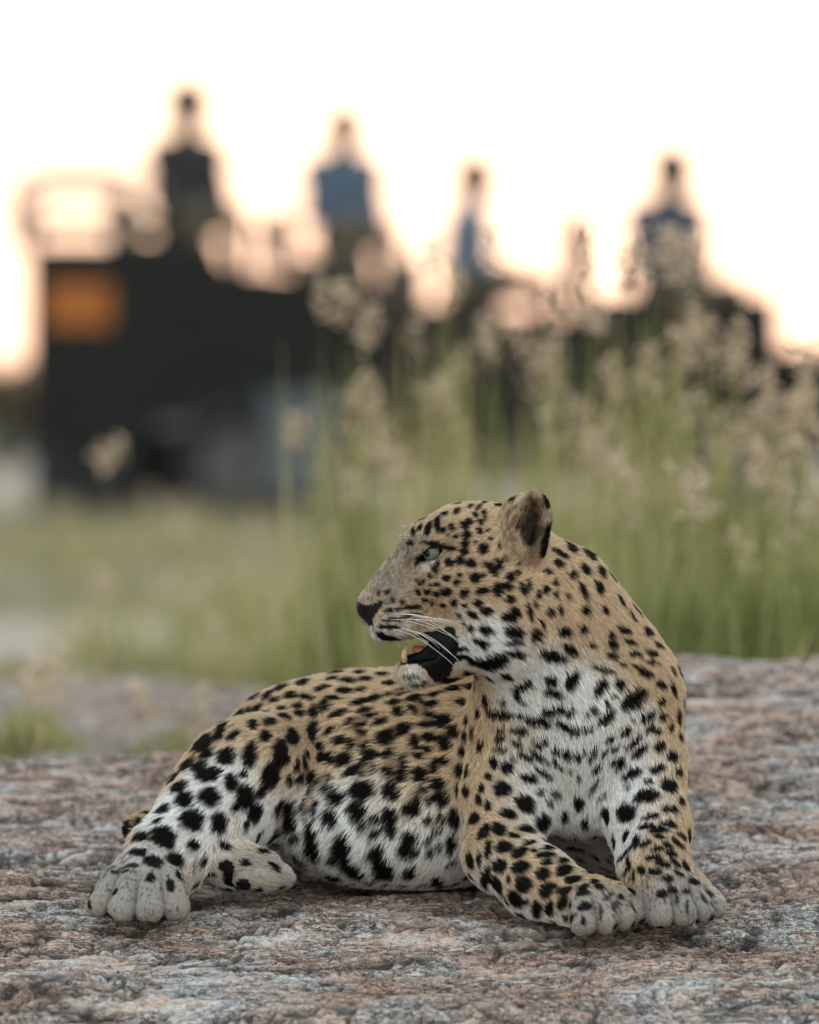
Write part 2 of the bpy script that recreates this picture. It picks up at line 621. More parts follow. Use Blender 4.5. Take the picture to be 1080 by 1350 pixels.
def on_ground(px, py, h):
    """point at pixel (px, py) lying h above the rock"""
    lo, hi = -1.0, 1.0
    for _ in range(40):
        m = (lo + hi) / 2
        p = S(px, py, m)
        if p[2] - h > G(p[0], p[1]):
            lo = m
        else:
            hi = m
    return S(px, py, lo)


PAWS = [(on_ground(780, 1186, .036), (.48, -.60, 0), .34, .053, (.044, .040, .028)),
        (on_ground(884, 1174, .038), (.45, -.62, 0), .36, .055, (.044, .041, .030)),
        (on_ground(190, 1164, .042), (-.15, -.9, 0), .40, .060, (.048, .045, .035))]
for c, f, sp, sz, pl in PAWS:
    paw(c, f, sp, sz, pl)

# head, in profile, looking along -x; y is across the head
HY = 0.0


def H(px, py, lat=0.0):
    p = S(px, py, HY)
    return p + V(0, lat, 0)


L.group(0.035, 0.045)
L.ell(H(646, 737), (.080, .062, .073), d=(.9, 0, .15), ln=.006)                   # skull
L.ell(H(607, 724), (.048, .048, .044), d=(.9, 0, .3), ln=.005)                    # forehead
L.chain([(H(600, 718), .040), (H(560, 742), .034), (H(522, 780), .026), (H(499, 799), .019)], d=(.6, 0, .75), ln=.004)   # bridge of the nose
L.cone(H(590, 785), H(524, 806), .042, .030, d=(.95, 0, .1), ln=.004)             # muzzle
L.ell(H(652, 798), (.056, .058, .060), d=(.8, 0, -.45), ln=.009)                  # jaw muscle and ruff
for s in (-1, 1):
    L.ell(H(638, 770, .042 * s), (.048, .026, .042), d=(.95, 0, -.1), ln=.006)    # cheek bone
    L.cone(H(558, 712, .026 * s), H(600, 702, .040 * s), .014, .016, d=(.9, 0, .35), ln=.005)   # brow
    L.ell(H(660, 832, .034 * s), (.046, .032, .044), d=(.7, 0, -.7), ln=.012)     # ruff
    L.cone(H(556, 762, .028 * s), H(610, 770, .044 * s), .014, .018, d=(.95, 0, -.1), ln=.005)
L.group(0.012, 0.016)
for s in (-1, 1):
    L.ell(H(519, 819, .017 * s), (.030, .020, .023), d=(.9, .25 * s, -.3), ln=.004)  # whisker pads
    L.ell(H(550, 820, .027 * s), (.036, .016, .020), d=(.95, .2 * s, -.2), ln=.004)
    L.ell(H(503, 836, .011 * s), (.012, .013, .009), d=(.5, 0, -.8), ln=.004)
L.ell(H(487, 796), (.014, .018, .011), d=(.6, 0, .6), ln=.0012)                   # nose
L.ell(H(486, 806), (.010, .010, .012), d=(.6, 0, .6), ln=.0012)
# lower jaw
L.group(0.02, 0.012)
L.cone(H(640, 848), H(586, 874), .036, .021, d=(.8, 0, -.5), ln=.008)
L.cone(H(586, 874), H(550, 884), .021, .018, d=(.6, 0, -.8), ln=.008)
L.ell(H(546, 883), (.021, .020, .018), d=(.3, 0, -1), ln=.012)
for s in (-1, 1):
    L.chain([(H(598, 832, .030 * s), .016), (H(584, 852, .028 * s), .020), (H(578, 872, .020 * s), .018)], d=(.8, 0, -.5), ln=.001)   # slack lip


def poly_sd(px, pts):
    """signed distance to a polygon in (x, z)"""
    x, z = px[:, 0], px[:, 1]
    d = np.full(len(px), 1e9, np.float32)
    inside = np.zeros(len(px), bool)
    m = len(pts)
    for i in range(m):
        a, b = pts[i], pts[(i + 1) % m]
        e = b - a
        t = np.clip(((x - a[0]) * e[0] + (z - a[1]) * e[1]) / (e @ e), 0, 1)
        d = np.minimum(d, (x - a[0] - t * e[0]) ** 2 + (z - a[1] - t * e[1]) ** 2)
        c = ((a[1] > z) != (b[1] > z)) & (x < (b[0] - a[0]) * (z - a[1]) / (b[1] - a[1] + 1e-12) + a[0])
        inside ^= c
    return np.sqrt(d) * np.where(inside, -1, 1)


MOUTH = np.array([H(a, b)[[0, 2]] for a, b in ((470, 854), (500, 850), (524, 850), (531, 852), (532, 860), (528, 867), (516, 869), (470, 884))], np.float32)


def mouth(p):
    d = np.full(len(p), 1.0, np.float32)
    m = (p[:, 0] < H(615, 0)[0]) & (np.abs(p[:, 1] - HY) < .09) & (p[:, 0] > H(440, 0)[0]) & (p[:, 2] < H(0, 800)[2]) & (p[:, 2] > H(0, 920)[2])
    if m.any():
        q = p[m]
        d[m] = np.maximum(poly_sd(q[:, [0, 2]], MOUTH), np.abs(q[:, 1] - HY) - .055)
    return d


SIDE_GAP = np.array([H(a, b)[[0, 2]] for a, b in ((530, 849), (556, 844), (578, 845), (584, 856), (574, 868), (552, 871), (530, 870))], np.float32)


def mouth_side(p):
    d = np.full(len(p), 1.0, np.float32)
    m = (p[:, 0] < H(615, 0)[0]) & (np.abs(p[:, 1] - HY) < .09) & (p[:, 0] > H(480, 0)[0]) & (p[:, 2] < H(0, 800)[2]) & (p[:, 2] > H(0, 920)[2])
    if m.any():
        q = p[m]
        d[m] = np.maximum(poly_sd(q[:, [0, 2]], SIDE_GAP), .013 - np.abs(q[:, 1] - HY))
    return d


L.carve(mouth, 0.006)
L.carve(mouth_side, 0.006)
# eyes sit where the brow, cheek and bridge leave a shallow socket
ER = .0135
def side_hit(px, py):
    """how far the head reaches sideways at a profile pixel"""
    lat = np.linspace(0, .10, 201)
    p = np.array([H(px, py, -t) for t in lat], np.float32)
    d = L(p)
    return float(lat[np.argmax(d > 0)])


EYE_LAT = side_hit(572, 729) - .0134
EYE = [H(572, 729, -EYE_LAT), H(572, 729, EYE_LAT)]
er_ = rotm((-1, 0, -.42), (0, 0, 1))
for e in EYE:
    L.carve(lambda p, e=e: (np.sqrt(((((p - e.astype(np.float32)) @ er_) / np.array([.0235, .0180, .0074], np.float32)) ** 2).sum(1)) - 1) * .0074, 0.003)
# nostrils
for s in (-1, 1):
    n_ = H(483, 803, .0105 * s).astype(np.float32)
    L.carve(lambda p, n_=n_: np.sqrt((((p - n_) / np.array([1.3, .8, .7], np.float32)) ** 2).sum(1)) - .0042, 0.003)
# ears: round cups opening forward and out
for s in (-1, 1):
    ec = H(697, 692, .048 * s)
    opening = V(-.25, .92 * s, .10)
    opening /= np.linalg.norm(opening)
    R = rotm(opening, (.16, 0, 1))
    L.group(0.012, 0.016)
    L.ell(ec, (.0190, .0280, .0440), R, d=(.25, .1 * s, .95), ln=.007)
    L.ell(ec + V(-.008, 0, -.026), (.022, .028, .028), R, d=(.3, .1 * s, .9), ln=.006)
    L.ell(H(681, 682, .046 * s), (.022, .020, .024), d=(.4, .1 * s, .8), ln=.009)
    ic = (ec + opening * .018 + V(.006, 0, .000)).astype(np.float32)
    L.carve(lambda p, ic=ic, R=R: (lambda q: (np.sqrt(((q / np.array([.0245, .0175, .0350], np.float32)) ** 2).sum(1)) - 1) * .0205)((p - ic) @ R), 0.005)
    L.group(0.01, 0.012)
    L.cone(H(673, 722, .050 * s), H(686, 690, .068 * s), .018, .014, d=(.35, -.2, .9), ln=.013)    # tuft in front of the ear
# tail lying behind
L.group(0.02, 0.02)
L.chain([(S(300, 1040, .45), .036), (S(330, 1075, .58), .030), (S(430, 1085, .66), .027), (S(560, 1085, .70), .025), (S(660, 1080, .70), .022)], d=(1, .1, 0), ln=.012)

# rest on the rock: the underside is pressed flat where it meets it
L.carve(lambda p: p[:, 2] - (G(p[:, 0], p[:, 1]) - .004).astype(np.float32), 0.012)

VOX = 0.0031
lv, lf = surface_nets(L, (-.46, -.26, -.04), (.46, .80, .62), VOX)
ln_ = vert_normals(lv, lf)

# coat direction and hair length, blended from the nearest forms
def coat_field(p, k=0.010):
    W = np.zeros(len(p), np.float32)
    D = np.zeros((len(p), 3), np.float32)
    Ln = np.zeros(len(p), np.float32)
    for pr in L.prims():
        d = L.dist(pr, p)
        w = np.exp(-np.clip(d + .004, -.02, .25) / k).astype(np.float32)
        dv = np.array(pr[5]['d'], np.float32)
        D += w[:, None] * (dv / np.linalg.norm(dv))
        Ln += w * pr[5]['ln']
        W += w
    return D / W[:, None], Ln / W


ldir, llen = coat_field(lv.astype(np.float32))
# ---- the coat: tan above, white below, black spots laid on the skin
leopard = empty('leopard', (0.0, 0.15, float(G(0, .15))))
tag(leopard, 'spotted leopard lying on the rock with its head turned aside and mouth open', 'leopard')


def adopt(o):
    o.parent = leopard
    o.matrix_parent_inverse = Matrix.Translation(-Vector(leopard.location))
    return o


lbvh = BVHTree.FromPolygons(lv.tolist(), lf.tolist())
eye_pt = Vector((0, -CAM_D, CAM_H))


def hit(px, py):
    d = Vector(S(px, py, 0.0)) - eye_pt
    loc, nor, idx, dist = lbvh.ray_cast(eye_pt, d.normalized())
    return (np.array(loc), np.array(nor)) if loc is not None and dist < 11 else None


SPOTS = []       # centre, long axis, short axis, normal, strength


def spot_px(px, py, a, b, ang, st=1.0):
    h = hit(px, py)
    if h is None:
        return
    c, n = h
    if n[1] > 0:
        n = -n
    n = n / np.linalg.norm(n)
    t1 = np.cross(n, [0, 0, 1.0])
    if np.linalg.norm(t1) < 1e-3:
        t1 = np.array([1.0, 0, 0])
    t1 /= np.linalg.norm(t1)
    t2 = np.cross(n, t1)
    an = math.radians(ang)
    u = np.array([math.cos(an), -math.sin(an)])     # x right, z up
    w = np.array([math.sin(an), math.cos(an)])
    A = np.outer(u, u) / (a * a) + np.outer(w, w) / (b * b)
    M = np.array([[t1[0], t2[0]], [t1[2], t2[2]]])
    ev, E = np.linalg.eigh(M.T @ A @ M)
    lim = 1.5 * max(a, b)
    rad = np.clip(1 / np.sqrt(np.maximum(ev, 1e-6)), min(a, b) * .8, lim)
    SPOTS.append((c, (t1 * E[0, 0] + t2 * E[1, 0]) / (rad[0] * .001), (t1 * E[0, 1] + t2 * E[1, 1]) / (rad[1] * .001), n, st, max(rad) * .001))


def spots_from(ox, oy, sc, text):
    for w in text.split(';'):
        v = [float(t) for t in w.split(',')]
        x, y, a, b = v[:4]
        spot_px(ox + x / sc, oy + y / sc, a / sc, b / sc, v[4] if len(v) > 4 else 0, v[5] if len(v) > 5 else 1)


# face (read off the photograph's coat, region by region)
spots_from(440, 620, 3.375, '455,242,30,14,90;415,262,30,14,110;350,275,16,9,90;337,328,14,10;318,275,22,8,120;380,258,14,8,120;482,268,14,11,-20;485,198,16,8,-10;522,255,18,12,60;540,183,18,12,-45;510,290,9,8;538,298,11,10;572,245,20,13,30;597,228,16,12,40;597,162,20,9,-40;585,287,20,16;578,328,17,16;573,362,18,16;622,200,14,10,60;635,165,22,9,-50;662,198,22,10,80;645,233,14,10,60;641,274,15,13,40;657,355,20,23;623,323,8,8;693,313,13,8,60;682,268,8,7;732,348,14,8,50;660,145,18,8,-30;670,124,28,7,-10;730,138,22,9;725,155,20,7;510,413,20,16,20;556,405,16,18;605,416,23,18,10;462,420,9,12;447,445,18,10,60;422,470,12,8,60;555,465,13,8;498,480,18,13;542,498,15,13,-20;622,478,23,20;660,465,10,7,60;695,440,38,18,45;728,418,28,14,65;758,400,14,8,50;780,475,18,20,30;818,425,9,7;812,458,15,9,50;427,511,12,8,10;454,508,12,9,10;380,503,10,8;365,492,8,7;397,492,9,7,60;371,543,14,9,20;412,541,14,12,10;451,549,14,12,10;497,541,24,15,-5;574,546,22,15,-40;651,535,27,16,-10;719,530,20,28;760,516,25,15,20;834,527,28,14,65;862,512,20,9,75;902,548,18,8,85;934,530,15,15,20;980,543,15,12,60;401,576,14,9,10;433,590,9,13;484,600,11,9;530,588,14,15;577,599,10,10;633,588,18,16,30;775,570,22,16;861,620,40,12,75;890,590,18,8,90;953,620,17,15;1000,607,13,17;1034,555,10,12;609,636,25,14,20;668,621,26,16,10;792,624,25,19,20;765,648,42,18,10;553,642,12,7,20;602,696,15,14;663,700,26,20,15;572,672,10,7;790,708,38,22,15;888,720,30,18,45;920,672,18,9,70;648,752,32,13,10;785,752,42,15;660,775,12,7;798,805,42,20;574,792,20,9,-30;560,833,28,12,-20;670,845,85,28,-5;965,808,58,26,20;1045,788,40,22,40;1022,710,24,20,40;960,920,30,20,30;236,543,14,9,-20,.8;200,548,8,12,0,.6;262,578,12,6;300,585,14,9,5;242,624,20,9,-15;282,618,14,10;343,610,40,12,-3;275,662,65,10,-8;350,648,45,11,-8;240,697,50,10,0,.9;235,745,55,13,12;380,400,44,20,-30;505,350,32,12,5;442,330,56,11,8')
# ear and nape
spots_from(640, 630, 6.75, '680,455,55,35,25;740,605,75,30,45;655,665,75,28,25;640,757,42,30,25;765,845,35,35,30;875,800,65,30,50;900,670,75,35,45;1015,815,55,32,55;1000,960,62,35,60;855,990,90,28,65;545,840,32,18,10;612,922,30,27;520,990,25,35;612,1015,25,30;722,1040,22,25;450,1030,18,35;540,540,42,120,10;515,660,30,70,20;210,215,34,34')
# throat, chest and shoulders
spots_from(560, 820, 2.571, '368,35,18,22,30;470,25,22,16,20;530,18,15,14;430,100,46,16,20;488,85,34,14,40;565,75,12,9;600,155,42,10,20;628,38,14,10,40;632,70,17,12,40;628,105,22,11,20;672,22,25,12,20;693,62,22,10,20;710,103,20,9;760,97,22,12,25;742,165,25,14,10;715,145,18,8;765,130,22,8,10;785,72,22,9,30;750,25,25,12,40;665,137,13,7;425,185,22,17,20;496,190,34,22,-60;430,228,40,16,15;590,215,32,20,-60;658,205,18,14,20;795,205,25,11,30;325,205,34,15,-20;305,228,22,12,70;260,258,14,10;327,262,14,7,20;418,295,26,14,10;455,285,14,18,60;488,295,14,18,60;570,290,14,12,40,.8;545,308,10,9;617,273,8,10;632,242,10,9,0,.7;704,252,50,30,-30;613,314,38,18,-35;748,312,30,15,-35;798,262,14,12;250,297,45,16,8;345,318,48,11,25;396,325,34,16,35;315,360,35,10,20;328,345,15,7,10;255,350,14,7;470,345,38,13,30;513,358,16,9,20;550,355,20,9,-15;682,360,18,13,-35;762,350,16,12,-20;788,360,12,9;832,347,12,11;627,385,18,10,-35;700,322,10,8,0,.6;805,310,14,12;257,380,14,10;311,400,18,10,15;257,420,25,10,5;379,405,18,9,30;403,395,15,9,40;705,398,32,11,-40;725,380,10,8;794,412,20,17,-30;862,378,14,13;338,447,30,13,25;388,447,42,12,35;300,455,12,8,20;441,427,14,10,40;477,440,20,12,60;513,443,16,11,70;537,433,14,8,-60;570,440,24,10,-60;612,435,16,9,-50;645,418,16,9,-50;724,430,32,17,-35;652,460,24,12,-25;663,480,22,10,-35;838,447,18,17,30;232,470,12,22;275,487,20,22,20;347,521,32,18,20;398,502,34,13,30;450,475,22,8,50;490,495,7,10;583,488,20,9,-50;521,520,12,8,60,.7;702,507,40,17,-20;788,488,28,16,-20;860,500,12,14;257,562,27,25,20;212,520,12,10;387,572,14,12,0,.7;443,575,22,14,40,.6;575,550,40,10,-55,.6;685,553,16,7,0,.5;757,535,16,9,0,.8;825,548,28,24,10;335,612,36,28,35;422,605,12,14,0,.5;600,585,22,8,-50,.5;752,583,46,20,-10;865,600,14,16;278,650,28,15,15;395,678,30,30,50;681,640,32,28,-20;833,627,28,12;765,653,30,10,-10;750,688,25,9,-10;830,680,22,11,20;795,697,25,9,10;210,620,10,18;245,700,24,18,30;340,697,30,13,10;300,722,18,8,10;165,665,14,22,20;200,710,14,22,30;190,560,9,14;180,600,9,16')
# forelegs
spots_from(600, 1080, 2.842, '60,8,15,10;100,45,32,14,-55;160,35,22,18,40;265,33,32,14,15;215,60,20,8,10;118,110,34,14,100;178,103,32,20,-15;235,123,28,17,-25;272,87,22,10,-10;330,78,26,11,15;340,105,24,8;332,130,38,11,-5;290,117,10,7;162,172,24,27,40;240,178,36,22,-20;338,158,18,11,-10;397,150,20,9;325,203,24,22,-20;403,188,32,20,-10;470,180,25,10,20;500,200,22,9,20;52,152,28,12,80;85,150,8,28;105,220,16,42,10;155,242,36,18,60;197,222,7,14;250,238,30,32,-30;58,240,18,45,-15;150,292,22,14,50;222,298,38,22,55;262,305,9,12;340,262,36,24,-35;298,338,20,32;348,335,15,28;410,268,32,16,-15;440,225,30,12,-10;400,312,18,25,30;482,252,20,10,-20;480,275,22,9,-15;540,250,18,9,20;488,325,24,14,-10;430,322,8,12;410,370,9,14;478,380,8,14;545,350,7,25,0,.7;520,232,14,7;620,288,13,11;570,290,20,8,-30,.6;680,75,12,26,20;712,85,22,10,-20;720,20,25,10,-10;755,38,26,9;795,12,28,10,10;765,62,20,7,10;755,105,22,8;742,137,30,11;795,92,20,9,20;845,55,26,10,40;833,85,28,8,40;808,122,20,11,15;780,163,28,12,10;825,158,26,9,40;698,185,15,17;747,193,26,13,5;798,218,16,13;840,200,22,7,30;862,170,22,9,60;650,160,9,22,-10;625,135,25,6,-50;668,210,5,20;650,110,26,6,-50;640,190,20,5,-60;810,262,16,14;775,278,18,14;865,268,14,8;895,230,22,10,20;870,320,7,18,0,.6;930,295,20,7,60,.7;830,300,8,16,0,.6;660,330,7,20,0,.6;590,330,7,20,0,.5')
# hip, thigh and flank
spots_from(100, 860, 2.0, '520,185,22,12,-20;345,232,35,14,-40;395,200,34,12,-60;435,170,34,12,-60;490,150,26,10,-50;462,165,28,10,-65;305,290,28,16,-55;300,250,28,10,-55;270,325,25,12,-60;520,110,20,9,-40;515,158,18,8,-50;535,125,14,8,-20;485,115,22,8,-40;578,112,18,8,-10;555,92,22,8,-15;610,78,20,7,-10;622,115,22,8,10;660,95,22,8,-10;700,54,22,6;730,75,22,7;760,54,18,5;775,72,20,6;720,100,20,8;690,120,20,7;670,138,16,14;637,155,14,18,20;595,140,14,8;598,160,16,9;560,172,18,8;553,148,13,12;705,160,28,8,-15;575,222,17,26,10;627,208,17,30,15;545,250,18,22;545,275,22,20;520,320,24,38,10;506,220,14,16;478,190,14,20;355,262,24,14,-35;425,215,18,8,-30;405,270,26,22,-20;467,265,20,32,10;357,318,32,18,-10;416,342,18,25;453,375,24,32,-10;359,378,28,25,15;281,350,22,14,-30;293,380,22,24,-30;335,297,24,12,-25;312,440,28,28,10;382,440,20,28;240,410,20,20,-40;238,482,34,28,15;180,480,22,14,-10;130,522,17,10,-25;168,525,22,11;205,550,26,14,15;262,545,24,20,20;315,502,15,12;475,415,18,28,20;135,470,12,30;168,450,8,14;190,440,8,10;120,575,18,5,-20,.8;150,560,15,5,0,.8;758,232,28,22,-20,.85;706,230,22,12,-10;650,245,14,12;655,272,18,12,-40;680,275,15,18,-50;722,278,24,18,-20;790,268,25,15;742,308,25,13,-20;780,303,24,20,-10,.9;850,288,32,30,0,.85;830,222,28,22,-30;862,155,16,12,-10;875,200,24,18,-20;815,180,22,10,-20;760,180,40,12,-20,.85;925,150,28,20,20,.9;975,180,30,16,-20;930,190,18,8;905,235,14,22;940,222,22,12;935,255,16,10;980,235,18,20;1005,205,15,14;955,298,12,18;920,320,20,18;915,272,14,8;978,285,14,12;1020,305,10,20;670,335,22,20,0,.9;622,325,18,22,-50;595,300,14,28,0,.5;632,385,20,32,10,.9;582,425,16,42;545,440,14,38,0,.6;698,375,24,18;682,425,22,24;767,358,34,24,-10;842,358,22,24;868,325,18,14;750,410,24,22,-10;785,448,26,26,0,.9;835,425,20,20;838,455,16,20;892,405,22,20;925,372,24,18,20,.9;965,345,18,16;970,380,18,18;955,440,26,20,0,.9;1002,428,16,30;632,495,20,45,-8;712,500,24,36;738,562,42,22,45;800,520,25,28;820,565,28,32;885,475,20,18;882,512,28,20,10;945,500,20,20,0,.9;995,490,14,18;890,570,20,20;965,595,20,22;615,560,14,30,0,.6;650,610,10,15,0,.6;695,590,22,20;860,105,28,8,-12,.85;905,120,24,9,-15;800,120,24,8,-12;850,130,20,8,-10;960,110,26,7,-12;1010,95,24,7,-10;1030,130,18,8,-15,.9;980,75,28,6,-8;900,78,26,6,-8;840,82,22,6,-5;820,60,18,5;880,58,20,5;760,130,22,8,-15;770,152,18,8,-15;950,135,18,9,-15;1035,170,10,14;1025,250,10,16;1030,360,8,18;1030,210,9,14')

# the rest of the coat, where the list above leaves skin bare: the far side, back and tail
cen = np.array([s[0] for s in SPOTS])
far = np.flatnonzero(np.ones(len(lv), bool))
order = rng.permutation(len(lv))[:16000]
picked = [c for c in cen]
P_ = np.array(picked)
head_x = H(690, 0)[0]
for i in order:
    p = lv[i]
    n = ln_[i]
    head = p[2] > H(0, 880)[2] and p[0] < H(720, 0)[0] and p[1] < .12
    paws = p[2] < G(p[0], p[1]) + .05
    to_cam = n @ (np.array([0, -CAM_D, CAM_H]) - p) / np.linalg.norm(np.array([0, -CAM_D, CAM_H]) - p)
    gap = .020 if head else .019 if paws else (.025 if to_cam > .3 else .031)
    if head and to_cam > .15:
        continue
    if head and p[0] < H(545, 0)[0]:
        continue
    if to_cam > .45 and (paws or head):
        continue
    if ((P_ - p) ** 2).sum(1).min() < gap * gap:
        continue
    P_ = np.vstack([P_, p])
    t = ldir[i] - n * (ldir[i] @ n)
    t /= np.linalg.norm(t) + 1e-9
    r = gap * rng.uniform(.22, .34)
    SPOTS.append((p.astype(float), t / (r * rng.uniform(1.0, 1.5)), np.cross(n, t) / (r * rng.uniform(.75, 1.0)), n.astype(float), 1.0, r * 1.5))

dark = np.zeros(len(lv), np.float32)
brown = np.zeros(len(lv), np.float32)
so = np.argsort(lv[:, 0])
xs_ = lv[so, 0]
nz1 = fbm3(lv * 130, 3, 3) - .5
nz2 = fbm3(lv * 330, 2, 9) - .5
for c, a, b, n, st, rm in SPOTS:
    i0, i1 = np.searchsorted(xs_, [c[0] - rm * 1.4, c[0] + rm * 1.4])
    id_ = so[i0:i1]
    d = lv[id_] - c
    ok = ((d * d).sum(1) < (rm * 1.5) ** 2) & (ln_[id_] @ n > .1)
    id_ = id_[ok]
    d = d[ok]
    q = np.sqrt((d @ a) ** 2 + (d @ b) ** 2)
    na_ = min(1.0, (rm / .013) ** 2)
    q = q * (.80 if rm < .0085 else .83 if rm < .0115 else .92) + (nz1[id_] * .5 + nz2[id_] * .35) * na_
    dk = min(1.0, .62 + .42 * st) * np.clip((1.14 - q + .10 * (st - 1)) / .26, 0, 1)
    if rm > .0095 and c[0] < .06 and c[2] < .30 and st < .97:      # rosette: a brown heart inside a broken ring
        th = np.arctan2(d @ b, d @ a)
        ring = np.clip((.50 - np.abs(q - .82)) / .22, 0, 1) * np.clip((np.cos(3 * th + rm * 4000) + .75) * 2.5, 0, 1)
        dk = np.maximum(ring, .25 * dk)
        brown[id_] = np.maximum(brown[id_], np.clip((.75 - q) / .3, 0, 1))
    dark[id_] = np.maximum(dark[id_], dk)

toe_zone = np.zeros(len(lv), bool)
for c_, *_r in PAWS:
    toe_zone |= ((lv - c_) ** 2).sum(1) < .085 ** 2
tz = np.flatnonzero(toe_zone & (lv[:, 2] > G(lv[:, 0], lv[:, 1]) + .018))
spk = fbm3(lv[tz] * np.array([300, 300, 200]), 2, 77)
dark[tz] = np.maximum(dark[tz], np.clip((spk - .63) * 9, 0, .75))

# pale areas: belly, breast, throat, inner legs, chin, lips, rings round the eyes, toes
white = np.zeros(len(lv), np.float32)
for px, py, r, w in ((450, 1130, 95, 1), (390, 1110, 70, .9), (560, 1150, 85, .95), (480, 1060, 70, .6), (600, 1160, 40, .9), (250, 1075, 75, .85), (300, 1030, 55, .75), (200, 1140, 60, .8), (340, 1080, 45, .8),
                     (770, 1030, 95, 1), (760, 940, 70, .9), (700, 905, 62, .9), (830, 960, 45, .7), (655, 868, 45, .9), (700, 1000, 50, .6), (820, 1020, 55, .8), (770, 1085, 50, 1), (820, 1110, 35, .9), (720, 1060, 40, .8), (640, 838, 32, .8), (615, 815, 25, .5), (620, 860, 28, .9),
                     (545, 895, 24, .62), (500, 840, 20, .9), (520, 828, 20, .6), (560, 709, 8, .4), (562, 746, 10, .5), (590, 738, 8, .3), (530, 790, 22, .25), (190, 1185, 55, .65), (150, 1180, 40, .65), (230, 1180, 30, .5), (345, 1150, 40, .3), (790, 1215, 45, .5), (900, 1195, 60, .45), (940, 1190, 25, .7), (690, 1200, 30, .5), (645, 1150, 35, .4), (480, 782, 10, .4)):
    h = hit(px, py)
    if h is None:
        continue
    d = np.sqrt(((lv - h[0]) ** 2).sum(1)) / (r * .001)
    white = np.maximum(white, w * np.clip(1.55 - d, 0, 1))
under = np.clip((-ln_[:, 2] - .15) * 1.6, 0, 1) * (lv[:, 2] < H(0, 950)[2])
white = np.clip(np.maximum(white, under) + (fbm3(lv * 45, 3, 21) - .5) * .25, 0, 1)
white = white * white * (3 - 2 * white)

tan_ = np.array([.55, .398, .25], np.float32)
tan2 = np.array([.63, .455, .30], np.float32)
wht = np.array([.84, .83, .81], np.float32)
gry = np.array([.35, .315, .285], np.float32)
blk = np.array([.0065, .0055, .005], np.float32)
tn = fbm3(lv * 22, 3, 5)[:, None]
coat = tan_ * (1 - tn) + tan2 * tn
coat = coat * (1 - white[:, None]) + wht * white[:, None]


def near(px, py, r, soft=.5):
    h = hit(px, py)
    return np.clip((1 + soft - np.sqrt(((lv - h[0]) ** 2).sum(1)) / (r * .001)) / soft, 0, 1)[:, None]


for px, py, r, w in ((520, 742, 30, .42), (500, 772, 22, .4), (545, 725, 16, .35), (810, 1212, 40, .75), (770, 1216, 30, .6), (900, 1200, 42, .75), (935, 1200, 36, .75), (840, 1206, 28, .7), (345, 1152, 38, .75), (180, 1172, 52, .6), (215, 1180, 36, .6), (140, 1170, 30, .5)):
    m = near(px, py, r, .9) * w
    coat = coat * (1 - m) + gry * m
mz = np.clip(near(515, 765, 62, .8) + near(600, 720, 40, .8) * .4, 0, 1)
coat = coat * (1 - mz * np.clip((fbm3(lv * 420, 2, 91) - .42) * 2.2, 0, .55)[:, None])
coat = coat * (1 - .6 * brown[:, None]) + np.array([.34, .21, .11], np.float32) * .6 * brown[:, None]
coat = coat * (1 - dark[:, None]) + blk * dark[:, None]

# darker tone in the clefts between the toes
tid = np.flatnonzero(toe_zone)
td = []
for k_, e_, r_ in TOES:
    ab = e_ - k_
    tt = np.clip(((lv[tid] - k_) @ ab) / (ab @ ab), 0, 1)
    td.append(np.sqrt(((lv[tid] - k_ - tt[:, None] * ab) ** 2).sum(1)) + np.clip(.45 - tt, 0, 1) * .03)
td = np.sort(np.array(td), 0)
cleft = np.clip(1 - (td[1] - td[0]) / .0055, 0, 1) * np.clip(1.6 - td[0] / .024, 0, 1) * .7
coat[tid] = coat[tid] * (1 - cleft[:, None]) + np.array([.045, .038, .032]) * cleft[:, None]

# bare skin: nose, lips and mouth, pads; painted shade in the ears
skin = np.zeros(len(lv), np.float32)
prof = lv[:, [0, 2]].astype(np.float32)
hp = lambda pts: np.array([H(a, b)[[0, 2]] for a, b in pts], np.float32)
headzone = (np.abs(lv[:, 1] - HY) < .085)
LIPS = hp(((536, 846), (552, 834), (575, 829), (598, 824), (604, 846), (600, 868), (593, 890), (573, 900), (562, 882), (548, 874), (528, 876), (524, 868), (545, 860), (545, 850)))
skin = np.where(headzone & (poly_sd(prof, LIPS) < .0005), 1, skin)
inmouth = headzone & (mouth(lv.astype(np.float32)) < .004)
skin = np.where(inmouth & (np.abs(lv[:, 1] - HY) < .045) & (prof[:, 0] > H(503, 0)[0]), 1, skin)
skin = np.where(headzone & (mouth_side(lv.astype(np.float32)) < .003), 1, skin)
NOSE = hp(((468, 790), (480, 797), (490, 796), (504, 791), (505, 797), (498, 806), (492, 812), (492, 823), (486, 824), (478, 815), (468, 806)))
skin = np.where(headzone & (poly_sd(prof, NOSE) < .0005), 1, skin)
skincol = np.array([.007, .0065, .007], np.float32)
pads = np.zeros(len(lv), np.float32)
for px, py, r in ((305, 1160, 15), (320, 1168, 11), (300, 1145, 10)):
    h = hit(px, py)
    if h is not None:
        pads = np.maximum(pads, (np.sqrt(((lv - h[0]) ** 2).sum(1)) < r * .001).astype(np.float32))
skin = np.maximum(skin, pads)
for e in EYE:
    de = np.sqrt(((lv - e) ** 2).sum(1))
    skin = np.where(de < ER * 1.22, 1, skin)
ear_shade = np.zeros(len(lv), np.float32)  # deep ear and the shade inside its cup, painted into the coat
for s in (-1, 1):
    ic = H(703, 700, .048 * s) + V(-.004, 0.002 * s, 0)
    dd = (lv - ic) / np.array([.013, .030, .034])
    ear_shade = np.maximum(ear_shade, np.clip(1.6 - np.sqrt((dd * dd).sum(1)), 0, 1))
earz = np.zeros(len(lv), np.float32)
for s in (-1, 1):
    earz = np.maximum(earz, np.clip(1.4 - np.sqrt((((lv - H(694, 690, .055 * s)) / np.array([.036, .045, .046])) ** 2).sum(1)), 0, .8))
